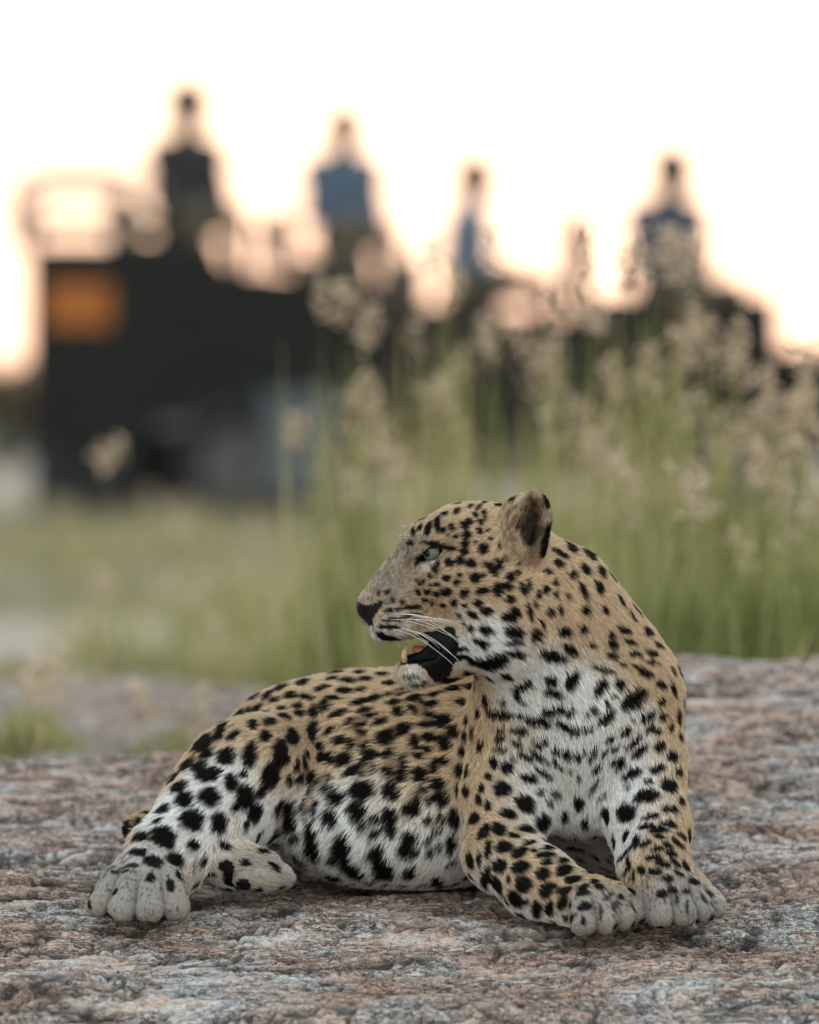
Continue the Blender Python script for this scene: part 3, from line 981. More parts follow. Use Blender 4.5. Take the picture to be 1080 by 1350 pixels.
coat = coat * (1 - earz * np.clip((fbm3(lv * 210, 3, 95) - .36) * 3.2, 0, 1))[:, None]
coat = coat * (1 - ear_shade[:, None] * .9) + blk * 2 * ear_shade[:, None] * .9
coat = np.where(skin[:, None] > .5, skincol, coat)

# ---- meshes
def coat_material(name, hairs):
    m, nt, b = new_mat(name)
    at = nt.nodes.new('ShaderNodeAttribute')
    at.attribute_name = 'coat'
    nt.links.new(at.outputs['Color'], b.inputs['Base Color'])
    b.inputs['Roughness'].default_value = .62 if hairs else .5
    b.inputs['Specular IOR Level'].default_value = .05 if hairs else .12
    if hairs:
        an = nt.nodes.new('ShaderNodeAttribute')
        an.attribute_name = 'lie'
        ge = nt.nodes.new('ShaderNodeNewGeometry')
        mx = nt.nodes.new('ShaderNodeMix')
        mx.data_type = 'VECTOR'
        mx.inputs[0].default_value = .65
        nt.links.new(ge.outputs['Normal'], mx.inputs[4])
        nt.links.new(an.outputs['Vector'], mx.inputs[5])
        no = nt.nodes.new('ShaderNodeVectorMath')
        no.operation = 'NORMALIZE'
        nt.links.new(mx.outputs[1], no.inputs[0])
        nt.links.new(no.outputs[0], b.inputs['Normal'])
    return m


body_me = mesh_np('body', lv, lf, coat_material('leopard_skin', False))
at = body_me.attributes.new('coat', 'FLOAT_COLOR', 'POINT')
at.data.foreach_set('color', np.hstack([coat * .7, np.ones((len(lv), 1))]).astype(np.float32).ravel())  # skin darkened to paint in the shade between the hairs
adopt(link('body', body_me))

# hair strands rooted all over the skin
N_HAIR = 330000
fa = np.linalg.norm(np.cross(lv[lf[:, 2]] - lv[lf[:, 0]], lv[lf[:, 3]] - lv[lf[:, 1]]), axis=1) * .5
fc = lv[lf].mean(1)
fnn = ln_[lf].mean(1)
tc_ = np.array([0, -CAM_D, CAM_H]) - fc
tc_ /= np.linalg.norm(tc_, axis=1, keepdims=True)
facing = (fnn * tc_).sum(1)
dens = fa * np.where(facing > -.35, 1.0, .3)
hd_f = (fc[:, 2] > H(0, 900)[2]) & (fc[:, 0] < H(730, 0)[0]) & (fc[:, 1] < .11)
dens = dens * np.where(hd_f, 1.7, 1.0)
cs = np.cumsum(dens)
fi = np.searchsorted(cs, rng.random(N_HAIR) * cs[-1]).clip(0, len(lf) - 1)
u, w = rng.random(N_HAIR).astype(np.float32)[:, None], rng.random(N_HAIR).astype(np.float32)[:, None]


def lerp4(a):
    a = a if a.ndim == 2 else a[:, None]
    q = lf[fi]
    return (a[q[:, 0]] * (1 - u) + a[q[:, 1]] * u) * (1 - w) + (a[q[:, 3]] * (1 - u) + a[q[:, 2]] * u) * w


root = lerp4(lv.astype(np.float32))
nor = lerp4(ln_.astype(np.float32))
nor /= np.linalg.norm(nor, axis=1, keepdims=True) + 1e-9
dr = lerp4(ldir)
hl = lerp4(llen)[:, 0]
hcol = lerp4(coat.astype(np.float32))
hdark = lerp4(dark)[:, 0]
hskin = lerp4(skin)[:, 0]
keep = (hskin < .3) & (root[:, 2] > G(root[:, 0], root[:, 1]) + .003)
root, nor, dr, hl, hcol = root[keep], nor[keep], dr[keep], hl[keep], hcol[keep]
n_h = len(root)
hl = hl * (.8 + .45 * fbm3(root * 38, 2, 29))
wob = np.stack([fbm3(root * 60, 2, 31), fbm3(root * 60, 2, 37), fbm3(root * 60, 2, 41)], 1) - .5
wob2 = np.stack([noise3(root * 190, 51), noise3(root * 190, 57), noise3(root * 190, 61)], 1) - .5
dr = dr + wob * .45 + wob2 * .4 + rng.normal(0, .10, (n_h, 3)).astype(np.float32)
tg = dr - nor * (dr * nor).sum(1, keepdims=True)
tg /= np.linalg.norm(tg, axis=1, keepdims=True) + 1e-9
hl = hl * rng.uniform(.65, 1.25, n_h).astype(np.float32)
lift = np.radians(rng.normal(24, 7, n_h)).astype(np.float32)[:, None]
d1 = tg * np.cos(lift) + nor * np.sin(lift)
l2 = lift * .35
d2 = tg * np.cos(l2) + nor * np.sin(l2) + V(0, 0, -.08)
h_ = hl[:, None]
pts = np.stack([root - nor * .0008, root + d1 * h_ * .45, root + d1 * h_ * .45 + d2 * h_ * .55], 1).astype(np.float32)
gz = G(pts[:, 2, 0], pts[:, 2, 1]).astype(np.float32) + .001
pts[:, 2, 2] = np.maximum(pts[:, 2, 2], gz)
jit = rng.normal(1, .19, (n_h, 1)).astype(np.float32)
hcol = np.clip(hcol * jit * 1.05, 0, .95)
hair = bpy.data.hair_curves.new('fur')
hair.add_curves([3] * n_h)
hair.attributes['position'].data.foreach_set('vector', pts.ravel())
ra = hair.attributes.get('radius') or hair.attributes.new('radius', 'FLOAT', 'POINT')
rr = np.clip(.00026 + hl * .014, .00026, .0005)
ra.data.foreach_set('value', np.stack([rr, rr * .8, rr * .22], 1).astype(np.float32).ravel())
ca = hair.attributes.new('coat', 'FLOAT_COLOR', 'CURVE')
ca.data.foreach_set('color', np.hstack([hcol, np.ones((n_h, 1), np.float32)]).astype(np.float32).ravel())
na = hair.attributes.new('lie', 'FLOAT_VECTOR', 'CURVE')
na.data.foreach_set('vector', nor.astype(np.float32).ravel())
hair.materials.append(coat_material('leopard_fur', True))
fur = adopt(link('fur', hair))
fur['kind'] = 'stuff'
print('hair', n_h, 'spots', len(SPOTS))


# eyes, teeth, tongue, whiskers
def tube(name, pts, radii, mat, sides=5, parent=None):
    pts = [Vector(p) for p in pts]
    v, f = [], []
    for i, p in enumerate(pts):
        t = (pts[min(i + 1, len(pts) - 1)] - pts[max(i - 1, 0)]).normalized()
        a = t.orthogonal().normalized()
        b = t.cross(a)
        for k in range(sides):
            an = 2 * math.pi * k / sides
            v.append(p + (a * math.cos(an) + b * math.sin(an)) * radii[i])
    for i in range(len(pts) - 1):
        for k in range(sides):
            f.append((i * sides + k, i * sides + (k + 1) % sides, (i + 1) * sides + (k + 1) % sides, (i + 1) * sides + k))
    n0 = len(v)
    v.append(pts[0])
    v.append(pts[-1])
    f += [(n0, (k + 1) % sides, k) for k in range(sides)]
    e = (len(pts) - 1) * sides
    f += [(n0 + 1, e + k, e + (k + 1) % sides) for k in range(sides)]
    me = bpy.data.meshes.new(name)
    me.from_pydata([tuple(p) for p in v], [], f)
    for p in me.polygons:
        p.use_smooth = True
    me.materials.append(mat)
    return link(name, me, parent)


m_iris = plain('iris', (.13, .14, .095), .12, spec=.2, vary=.4, scale=500)
m_pupil = plain('pupil', (.004, .004, .004), .08, spec=.25)
m_sclera = plain('eye_rim', (.02, .018, .016), .1)
for s, e in zip((-1, 1), EYE):
    bm = bmesh.new()
    bmesh.ops.create_uvsphere(bm, u_segments=32, v_segments=24, radius=ER)
    gaze = Vector((-.70, .70 * s, .04)).normalized()
    q = gaze.to_track_quat('Z', 'Y').to_matrix().to_4x4()
    for fce in bm.faces:
        c = fce.calc_center_median().normalized()
        fce.material_index = 1 if c.z > .915 else 0 if c.z > .30 else 2
        fce.smooth = True
    bmesh.ops.transform(bm, matrix=Matrix.Translation(Vector(e)) @ q, verts=bm.verts)
    me = bpy.data.meshes.new('eye')
    bm.to_mesh(me)
    for mm in (m_iris, m_pupil, m_sclera):
        me.materials.append(mm)
    adopt(link('eye', me))
m_tooth = plain('tooth_ivory', (.52, .36, .17), .35, vary=.3, scale=120)
m_tongue = plain('tongue', (.42, .16, .07), .45, vary=.2, scale=150, bump=.3)
for s in (-1, 1):
    adopt(tube('tooth', [H(534, 873, .013 * s), H(533, 864, .014 * s), H(534, 857, .014 * s), H(536, 852, .0135 * s)], [.0042, .0038, .0025, .0006], m_tooth, 10))
    adopt(tube('tooth', [H(526, 843, .012 * s), H(525, 848, .013 * s), H(526, 853, .013 * s)], [.0036, .0026, .0006], m_tooth, 10))
adopt(tube('tongue', [H(580, 862), H(562, 860), H(550, 857), H(543, 854)], [.007, .008, .0065, .003], m_tongue, 14))
m_whisker = plain('whisker', (.8, .79, .76), .35, vary=.05)
wr = random.Random(5)
for s in (-1, 1):
    for i in range(15):
        px, py = wr.uniform(512, 548), wr.uniform(808, 834)
        lat = side_hit(px, py) if s < 0 else side_hit(px, py)
        p0 = H(px, py, s * lat)
        ln = wr.uniform(.05, .125)
        fan = wr.uniform(-.15, .55)
        d = V(.80, s * wr.uniform(.18, .45), -fan * .35)
        pts_ = [p0 + d * ln * t + V(0, 0, -.45 * ln * t * t * (.3 + fan)) for t in (0, .25, .5, .75, 1)]
        adopt(tube('whisker', pts_, [.00042, .0004, .00034, .00025, .0001], m_whisker, 4))
    for i in range(3):
        p0 = H(wr.uniform(552, 566), wr.uniform(706, 712), s * .03)
        d = V(-.75, s * wr.uniform(.1, .4), wr.uniform(.1, .7))
        ln = wr.uniform(.03, .05)
        adopt(tube('whisker', [p0 + d * ln * t + V(0, 0, -.2 * ln * t * t) for t in (0, .35, .7, 1)], [.0004, .00035, .00025, .0001], m_whisker, 4))
# ------------------------------------------------------------------ grasses
def leaf_mat(name, c1, c2, trans=.35, scale=6.0):
    m, nt, b = new_mat(name)
    tc = nt.nodes.new('ShaderNodeTexCoord').outputs['Object']
    n = noise_node(nt, tc, scale, 3)
    col = ramp(nt, n, [(.38, c1), (.62, c2)])
    nt.links.new(col, b.inputs['Base Color'])
    b.inputs['Roughness'].default_value = .6
    b.inputs['Specular IOR Level'].default_value = .2
    tr = nt.nodes.new('ShaderNodeBsdfTranslucent')
    nt.links.new(col, tr.inputs['Color'])
    mx = nt.nodes.new('ShaderNodeMixShader')
    mx.inputs[0].default_value = trans
    nt.links.new(b.outputs[0], mx.inputs[1])
    nt.links.new(tr.outputs[0], mx.inputs[2])
    nt.links.new(mx.outputs[0], nt.nodes['Material Output'].inputs['Surface'])
    return m


M_BLADE = leaf_mat('grass_blade', (.17, .21, .065), (.37, .37, .16))
M_STRAW = leaf_mat('grass_straw', (.38, .34, .15), (.52, .46, .25))
M_STEM = leaf_mat('grass_stem', (.30, .33, .12), (.46, .44, .22))
M_SEED = leaf_mat('grass_seed', (.66, .53, .39), (.82, .71, .56), .4, 20)
M_LOW = leaf_mat('low_grass', (.19, .185, .095), (.37, .33, .205), .3, 2.5)
gr = np.random.default_rng(3)


def ribbons(base, tip, width, sag, seg=4):
    """curved tapering blades; base, tip (n,3), width (n,), sag (n,3) bends the middle"""
    n = len(base)
    t = np.linspace(0, 1, seg + 1)
    d = tip - base
    side = np.cross(d, gr.normal(0, 1, (n, 3)))
    side /= np.linalg.norm(side, axis=1, keepdims=True) + 1e-9
    V_, F_ = [], []
    for k in range(seg + 1):
        c = base + d * t[k] + sag * (4 * t[k] * (1 - t[k]))[None] if np.ndim(t[k]) else base + d * t[k] + sag * (4 * t[k] * (1 - t[k]))
        w = (width * (1 - t[k] ** 2 * .93) * .5)[:, None]
        V_ += [c - side * w, c + side * w]
    v = np.stack(V_, 1).reshape(-1, 3)
    o = np.arange(n)[:, None] * (2 * (seg + 1))
    f = np.stack([np.stack([o[:, 0] + 2 * k, o[:, 0] + 2 * k + 1, o[:, 0] + 2 * k + 3, o[:, 0] + 2 * k + 2], 1) for k in range(seg)], 1).reshape(-1, 4)
    return v, f


def spikelets(p, r):
    """small four-sided seeds"""
    n = len(p)
    a = gr.normal(0, 1, (n, 3))
    a /= np.linalg.norm(a, axis=1, keepdims=True)
    b = np.cross(a, gr.normal(0, 1, (n, 3)))
    b /= np.linalg.norm(b, axis=1, keepdims=True)
    c = np.cross(a, b)
    r = r[:, None]
    v = np.stack([p + a * r * 1.8, p + b * r, p - a * r * 1.8, p - b * r, p + c * r, p - c * r], 1).reshape(-1, 3)
    o = np.arange(n)[:, None] * 6
    tri = np.array([[0, 1, 4], [1, 2, 4], [2, 3, 4], [3, 0, 4], [1, 0, 5], [2, 1, 5], [3, 2, 5], [0, 3, 5]])
    return v, (o[:, None] + tri[None]).reshape(-1, 3)


def stand_z(x, y):
    return float(max(rock_z(np.array([x]), np.array([y]))[0] if y < 8 else -9, soil_z(np.array([x]), np.array([y]))[0]))


def tall_grass(label, px, dist, top_py, wid_px, stems, leaves, straw=.40, group='tall seeding grasses behind the rock'):
    """one tuft: leaves from the root, stems with seed plumes; stands where pixel column px is at that distance"""
    y = dist - CAM_D
    sc = dist / FPX
    x = (px - 540) * sc
    z0 = stand_z(x, y)
    hgt = CAM_H + (HORIZON - top_py) * sc - z0
    half = wid_px * sc * .5
    root = tag(empty('grass_clump', (x, y, z0 - .02)), label, 'grass', group)
    rb = min(half * .6, .16)

    def build(name, v, f, mat):
        o = link(name, mesh_np(name, v, f, mat), root)
        o['kind'] = 'stuff'

    for nm, mat, cnt in (('leaf_blades', M_BLADE, int(leaves * (1 - straw))), ('dry_blades', M_STRAW, int(leaves * straw))):
        if cnt < 1:
            continue
        b = np.stack([gr.normal(0, rb, cnt), gr.normal(0, rb, cnt), np.zeros(cnt)], 1)
        h = hgt * gr.uniform(.35, .92, cnt)
        t = b + np.stack([gr.normal(0, 1, cnt) * half * .6, gr.normal(0, 1, cnt) * half * .6, h], 1)
        sag = np.stack([gr.normal(0, .03, cnt), gr.normal(0, .03, cnt), gr.uniform(.0, .1, cnt) * h], 1)
        v, f = ribbons(b, t, gr.uniform(.005, .011, cnt), sag)
        build(nm, v, f, mat)
    b = np.stack([gr.normal(0, rb * .8, stems), gr.normal(0, rb * .8, stems), np.zeros(stems)], 1)
    h = hgt * gr.uniform(.62, 1.0, stems)
    h[:2] = hgt
    t = b + np.stack([gr.uniform(-1, 1, stems) * half * .85, gr.uniform(-1, 1, stems) * half * .8, h], 1)
    sag = np.stack([gr.normal(0, .02, stems), gr.normal(0, .02, stems), .04 * h], 1)
    v1, f1 = ribbons(b, t, np.full(stems, .0042), sag, 5)
    v2, f2 = ribbons(b, t, np.full(stems, .0042), sag, 5)
    build('stems', np.vstack([v1, v2]), np.vstack([f1, f2 + len(v1)]), M_STEM)
    P = []
    for i in range(stems):
        d = t[i] - b[i]
        ln = gr.uniform(.05, .095)
        droop = gr.normal(0, .35, 2)
        m = int(gr.integers(28, 46))
        q = gr.random(m)
        c = t[i][None] + np.stack([droop[0] * q * ln, droop[1] * q * ln, (q - .35) * ln], 1)
        P.append(c + gr.normal(0, 1, (m, 3)) * (.0105 * np.sin(np.clip(q * .9 + .1, 0, 1) * math.pi) + .004)[:, None])
    P = np.vstack(P)
    v, f = spikelets(P, gr.uniform(.003, .0052, len(P)))
    build('seed_heads', v, f, M_SEED)


T = tall_grass
T('tall green grass clump with pale seed plumes, its stems rising beside the blue-shirted person', 470, 13.6, 385, 90, 12, 128)
T('yellowing grass clump with crowded tall seed plumes directly above the leopard\'s forehead', 590, 14.2, 325, 120, 14, 141, .45)
T('thin grass clump of straw-tinged blades rising straight behind the leopard\'s ear', 715, 13.8, 410, 90, 9, 128, .4)
T('upright grass clump with a single high plume between two wider clumps', 790, 13.2, 335, 80, 8, 128)
T('tallest grass clump, its plumes overlapping the person in the dark jacket', 880, 13.0, 312, 130, 15, 154)
T('broad green grass clump with drooping pale plumes past the vehicle\'s bonnet', 985, 12.8, 440, 130, 15, 166, .15)
T('dense green grass clump growing at the edge of the frame beyond the rock crest', 1070, 12.6, 470, 110, 14, 147, .15)
T('low leafy grass clump, deep green, hugging the crest of the rock', 900, 12.2, 620, 150, 4, 166, .08)
T('low leafy grass clump, deep green, filling the corner beyond the rock crest', 1030, 12.2, 600, 150, 4, 166, .08)
T('half-height grass clump with straw blades beside the leopard\'s nape', 810, 12.6, 590, 110, 4, 128, .3)
T('half-height yellow grass clump rising behind the leopard\'s brow', 540, 13.2, 590, 110, 4, 122, .5)
T('half-height grass clump in front of the leopard\'s muzzle', 455, 13.8, 640, 100, 3, 111, .35)
T('slender grass stalk pair with pale plumes in front of the vehicle\'s side step', 405, 14.5, 560, 40, 2, 13, .2, 'lone grass stalks before the vehicle')
T('slender grass stalks with pinkish plumes in front of the vehicle\'s dark rear', 148, 15.5, 595, 44, 2, 14, .1, 'lone grass stalks before the vehicle')
T('short green grass tuft on the pale soil beyond the rock slab', 225, 16.5, 770, 90, 0 + 2, 120, .2, 'short grass tufts behind the slab')
T('short straw-coloured grass tuft in front of the leopard\'s nose', 380, 15.5, 700, 90, 2, 102, .45, 'short grass tufts behind the slab')
T('tiny green grass tuft in a hollow at the edge of the slab', 60, 12.6, 885, 90, 2, 102, .45, 'short grass tufts behind the slab')

T('straw and green grass tuft on open soil, well behind the slab', 300, 20, 690, 110, 4, 130, .5, 'short grass tufts behind the slab')
T('dry brownish grass tuft beside the vehicle\'s rear wheel', 240, 33, 650, 120, 6, 130, .7, 'short grass tufts behind the slab')
T('wide dry grass tuft below the vehicle\'s rear corner', 90, 30, 665, 130, 5, 130, .6, 'short grass tufts behind the slab')
T('pale straw tuft on bare soil, nearer than the vehicle', 130, 19, 760, 90, 3, 97, .8, 'short grass tufts behind the slab')
T('mixed green tuft at the far end of the second slab', 320, 15.8, 800, 100, 3, 105, .25, 'short grass tufts behind the slab')

T('green tuft growing from the gap between the near slab and the far one', 25, 12.2, 890, 80, 2, 122, .4, 'short grass tufts behind the slab')
T('small green tuft in the gap, close to the leopard\'s rump', 225, 12.4, 915, 70, 1 + 1, 60, .2, 'short grass tufts behind the slab')

M_STONE = plain('pale_stone', (.15, .14, .145), .9, vary=.3, scale=9, bump=.5)


def stone(label, px, py, dist, w_px, h_px):
    sc = dist / FPX
    bm = bmesh.new()
    bmesh.ops.create_icosphere(bm, subdivisions=4, radius=1)
    co = np.array([v.co for v in bm.verts], np.float32)
    r = 1 + .45 * (fbm3(co * 1.3 + px, 4, int(px)) - .5)
    co = co * r[:, None] * np.array([w_px, w_px * .8, h_px]) * sc / 2
    for v, c in zip(bm.verts, co):
        v.co = c
    me = bpy.data.meshes.new('stone')
    bm.to_mesh(me)
    me.materials.append(M_STONE)
    p = S(px, py, dist - CAM_D)
    o = link('stone', me)
    o.location = p
    tag(o, label, 'stone')


stone('small pale stone in the green grass past the leopard\'s shoulder', 1062, 772, 14.5, 60, 46)

# thin low grass over the soil
n = 34000
yy = 6.5 + 34 * gr.random(n) ** 1.3
xx = gr.uniform(-1, 1, n) * (yy + 9) * .085
patch = fbm3(np.stack([xx * .9, yy * .45, yy * 0], 1).astype(np.float32), 3, 140)
k = patch > .535 - .05 * (yy > 22)
xx, yy = xx[k], yy[k]
zz = soil_z(xx, yy) - .01
b = np.stack([xx, yy, zz], 1)
h = gr.uniform(.04, .16, len(b)) * (1 + .6 * (yy > 16))
t = b + np.stack([gr.normal(0, .04, len(b)), gr.normal(0, .04, len(b)), h], 1)
v, f = ribbons(b, t, gr.uniform(.004, .009, len(b)), np.zeros((len(b), 3)), 3)
tag(link('low_grass', mesh_np('low_grass', v, f, M_LOW)), 'thin low grass scattered over the soil between rock and vehicle', 'grass', kind='stuff')
# ------------------------------------------------------------------ the open vehicle and the people in it
VY = 36.0
M_PAINT = plain('dark_green_paint', (.011, .012, .011), .5, spec=.15, vary=.25, scale=3)
M_PAINT2 = plain('faded_panel_paint', (.018, .020, .021), .6, spec=.15, vary=.2, scale=4)
M_GREYBOX = plain('grey_blue_box', (.075, .088, .105), .5, vary=.2, scale=5)
M_RUBBER = plain('tyre_rubber', (.012, .012, .012), .85, vary=.3, scale=20, bump=.3)
M_STEEL = plain('dusty_steel', (.10, .10, .10), .5, .3, vary=.25, scale=12)
M_CANVAS = plain('brown_canvas', (.055, .045, .035), .9, vary=.25, scale=25)
M_ORANGE = plain('orange_panel', (.34, .095, .004), .5, vary=.1, scale=6)
M_LENS = plain('lamp_lens', (.5, .5, .48), .1, vary=.05)
M_RED = plain('red_lens', (.25, .01, .008), .2, vary=.05)

vehicle = empty('safari_vehicle', (0, VY, GROUND_Z), 0)
tag(vehicle, 'dark open safari vehicle with stepped benches, parked beyond the tall grass', 'vehicle')


def bev_box(bm, x0, x1, y0, y1, z0, z1):
    r = bmesh.ops.create_cube(bm, size=1)
    bmesh.ops.transform(bm, matrix=Matrix.Translation(((x0 + x1) / 2, (y0 + y1) / 2, (z0 + z1) / 2)) @ Matrix.Diagonal((x1 - x0, y1 - y0, z1 - z0, 1)), verts=r['verts'])


def finish(name, bm, mat, parent, bevel=.02):
    if bevel:
        bmesh.ops.bevel(bm, geom=bm.edges[:], offset=bevel, segments=2, profile=.6, affect='EDGES')
    bmesh.ops.recalc_face_normals(bm, faces=bm.faces)
    me = bpy.data.meshes.new(name)
    bm.to_mesh(me)
    bm.free()
    me.materials.append(mat)
    return link(name, me, parent)


def box(name, x0, x1, y0, y1, z0, z1, mat, parent=vehicle, bevel=.02):
    bm = bmesh.new()
    bev_box(bm, x0, x1, y0, y1, z0, z1)
    return finish(name, bm, mat, parent, min(bevel, .45 * min(x1 - x0, y1 - y0, z1 - z0)))


def slab(name, prof, y0, y1, mat, parent=vehicle, bevel=.015):
    """a sheet cut to a side-view outline (x, z)"""
    bm = bmesh.new()
    a = [bm.verts.new((x, y0, z)) for x, z in prof]
    b = [bm.verts.new((x, y1, z)) for x, z in prof]
    bm.faces.new(a)
    bm.faces.new(b[::-1])
    for i in range(len(prof)):
        j = (i + 1) % len(prof)
        bm.faces.new((a[j], a[i], b[i], b[j]))
    return finish(name, bm, mat, parent, bevel)


def arch(cx, r, z0, n=9):
    return [(cx + r * math.cos(t), z0 + r * math.sin(t)) for t in np.linspace(math.pi, 0, n)]


W = .92          # half width
RW, FW = -1.12, 2.16
# stepped sides with wheel arches
prof = [(-2.46, .52), (-2.46, 1.84), (-1.30, 1.84), (-1.18, 1.66), (-.14, 1.60), (-.04, 1.42), (.86, 1.38), (.98, 1.34), (1.30, 1.52), (2.06, 1.46), (2.12, 1.52), (2.38, 1.50), (2.40, .62)]
prof = prof[:-1] + [(2.40, 1.0)] + [(x, z) for x, z in arch(FW, .55, .52)[::-1] if x < 2.38] + [(RW + .62, .52)] + arch(RW, .56, .52)[::-1] + [(RW - .62, .52)]
for y0 in (-W, W - .04):
    slab('side_panel', prof, y0, y0 + .04, M_PAINT)
box('rear_panel', -2.46, -2.42, -W + .045, W - .045, .55, 1.83, M_PAINT)
box('floor', -2.40, 2.30, -W + .045, W - .045, .62, .70, M_STEEL)
box('chassis_rail', -2.35, 3.30, -.45, -.33, .44, .60, M_STEEL)
box('chassis_rail', -2.35, 3.30, .33, .45, .44, .60, M_STEEL)
box('tier_box', -2.40, -1.22, -W + .05, W - .05, .69, 1.66, M_PAINT2)
box('tier_box', -1.20, -.10, -W + .05, W - .05, .69, 1.42, M_PAINT2)
box('tier_box', -.08, .84, -W + .05, W - .05, .69, 1.14, M_PAINT2)
for bx_, sz in ((-1.55, 1.66), (-.52, 1.55), (.34, 1.24), (1.42, 1.26)):
    bench = box('bench', bx_ - .25, bx_ + .28, -.82, .82, sz, sz + .22, M_CANVAS, bevel=.05)
    box('backrest', bx_ - .40, bx_ - .24, -.82, .82, sz + .16, sz + (.80 if bx_ > 1 else .52), M_CANVAS, bench, .05)
    bench.name = 'bench'


def bar(name, pts, r, mat, parent=vehicle, sides=8):
    return tube(name, pts, [r] * len(pts), mat, sides, parent)


for y in (-.86, .86):
    bar('grab_rail', [(-2.52, y, 1.80), (-2.54, y, 2.18), (-2.46, y, 2.27), (-1.95, y, 2.28), (-1.64, y, 2.26), (-1.60, y, 1.86)], .042, M_STEEL)
    bar('grab_rail', [(-2.53, y, 2.00), (-1.62, y, 2.00)], .032, M_STEEL)
bar('grab_rail', [(-2.53, -.86, 2.22), (-2.53, .86, 2.22)], .028, M_STEEL)
for x, z in ((-.98, 1.98), (-.08, 1.78)):
    bar('grab_rail', [(x, -.84, z - .5), (x, -.84, z), (x, .84, z), (x, .84, z - .5)], .02, M_STEEL)
box('marker_panel', -2.34, -1.93, -W - .022, -W - .002, 1.30, 1.58, M_ORANGE, bevel=.008)['label'] = 'bright orange panel on the dark side'
box('side_box', -.94, -.46, -W - .12, -W - .003, .22, .88, M_GREYBOX)['label'] = 'pale blue-grey box on the side'  # paler box set against the side panel
box('side_step', -.30, .70, -W - .16, -W - .004, .40, .46, M_STEEL)
bar('step_bracket', [(-.2, -W, .66), (-.2, -W - .08, .44)], .02, M_STEEL)
bar('step_bracket', [(.6, -W, .66), (.6, -W - .08, .44)], .02, M_STEEL)
box('rear_lower_box', -2.44, -1.76, -W + .02, W - .02, .05, .51, M_PAINT2)  # closed box filling the space below the rear body
box('wheel_house', -1.80, -.46, -.58, .58, .14, .615, M_PAINT)
box('wheel_house', 1.54, 2.38, -.60, .60, .30, .615, M_PAINT)
box('footwell', 1.54, 2.38, -.62, .62, .705, 1.24, M_PAINT2)
box('under_tray', -.44, 1.5, -.6, .6, .28, .43, M_STEEL)
bn = slab('bonnet', [(2.42, .66), (2.42, 1.17), (2.9, 1.15), (3.30, 1.08), (3.42, .98), (3.44, .66)], -.66, .66, M_PAINT, bevel=.04)
for s in (-1, 1):
    box('mudguard', 2.44, 3.38, s * .68 if s > 0 else -.92, .92 if s > 0 else -.68, .92, 1.02, M_PAINT, bevel=.04)
    hl_ = bar('headlight', [(3.44, s * .50, .86), (3.49, s * .50, .86)], .10, M_LENS, sides=16)
    bar('tail_light', [(-2.50, s * .78, .80), (-2.46, s * .78, .80)], .05, M_RED, sides=12)
box('grille', 3.45, 3.47, -.36, .36, .70, .98, M_STEEL, bevel=.005)
box('bumper', 3.48, 3.60, -.88, .88, .48, .64, M_STEEL, bevel=.03)
box('rear_bumper', -2.60, -2.48, -.88, .88, .46, .58, M_STEEL, bevel=.03)
box('dashboard', 2.02, 2.30, -.86, .86, 1.10, 1.42, M_PAINT2, bevel=.05)
sw = bpy.data.meshes.new('steering_wheel')
tv, tf = [], []
for i in range(24):
    for k in range(6):
        a, b_ = 2 * math.pi * i / 24, 2 * math.pi * k / 6
        tv.append((.06 * 0 + .018 * math.sin(b_), (.19 + .018 * math.cos(b_)) * math.cos(a), (.19 + .018 * math.cos(b_)) * math.sin(a)))
        tf.append((i * 6 + k, ((i + 1) % 24) * 6 + k, ((i + 1) % 24) * 6 + (k + 1) % 6, i * 6 + (k + 1) % 6))
sw.from_pydata(tv, [], tf)
sw.materials.append(M_RUBBER)
swo = link('steering_wheel', sw, vehicle)
swo.location = (1.96, -.42, 1.46)
swo.rotation_euler = (0, math.radians(-28), 0)


def make_wheel():
    w = bpy.data.meshes.new('tyre')
    pr = [(-.12, .25), (-.13, .36), (-.10, .41), (.10, .41), (.13, .36), (.12, .25)]
    n = 40
    v, f = [], []
    for i in range(n):
        a = 2 * math.pi * i / n
        for k, (yy_, r) in enumerate(pr):
            r2 = r + (.012 if (i % 2 and k in (2, 3)) else 0)
            v.append((r2 * math.cos(a), yy_, r2 * math.sin(a)))
    m_ = len(pr)
    for i in range(n):
        for k in range(m_):
            f.append((i * m_ + k, i * m_ + (k + 1) % m_, ((i + 1) % n) * m_ + (k + 1) % m_, ((i + 1) % n) * m_ + k))
    w.from_pydata(v, [], f)
    w.materials.append(M_RUBBER)
    rm = bpy.data.meshes.new('rim')
    pr = [(-.10, .255), (-.04, .22), (-.04, .10), (-.09, .08), (-.09, 0.001)]
    v, f = [], []
    for i in range(n):
        a = 2 * math.pi * i / n
        for yy_, r in pr:
            v.append((r * math.cos(a), yy_, r * math.sin(a)))
    for i in range(n):
        for k in range(len(pr) - 1):
            f.append((i * 5 + k, i * 5 + k + 1, ((i + 1) % n) * 5 + k + 1, ((i + 1) % n) * 5 + k))
    rm.from_pydata(v, [], f)
    rm.materials.append(M_STEEL)
    return w, rm


tyre_me, rim_me = make_wheel()
for x in (RW, FW):
    for s in (-1, 1):
        t = link('wheel', tyre_me, vehicle)
        t.location = (x, s * .76, .418)
        t.rotation_euler = (0, 0, 0 if s < 0 else math.pi)
        link('rim', rim_me, t)
    bar('axle', [(x, -.66, .42), (x, .66, .42)], .05, M_STEEL)


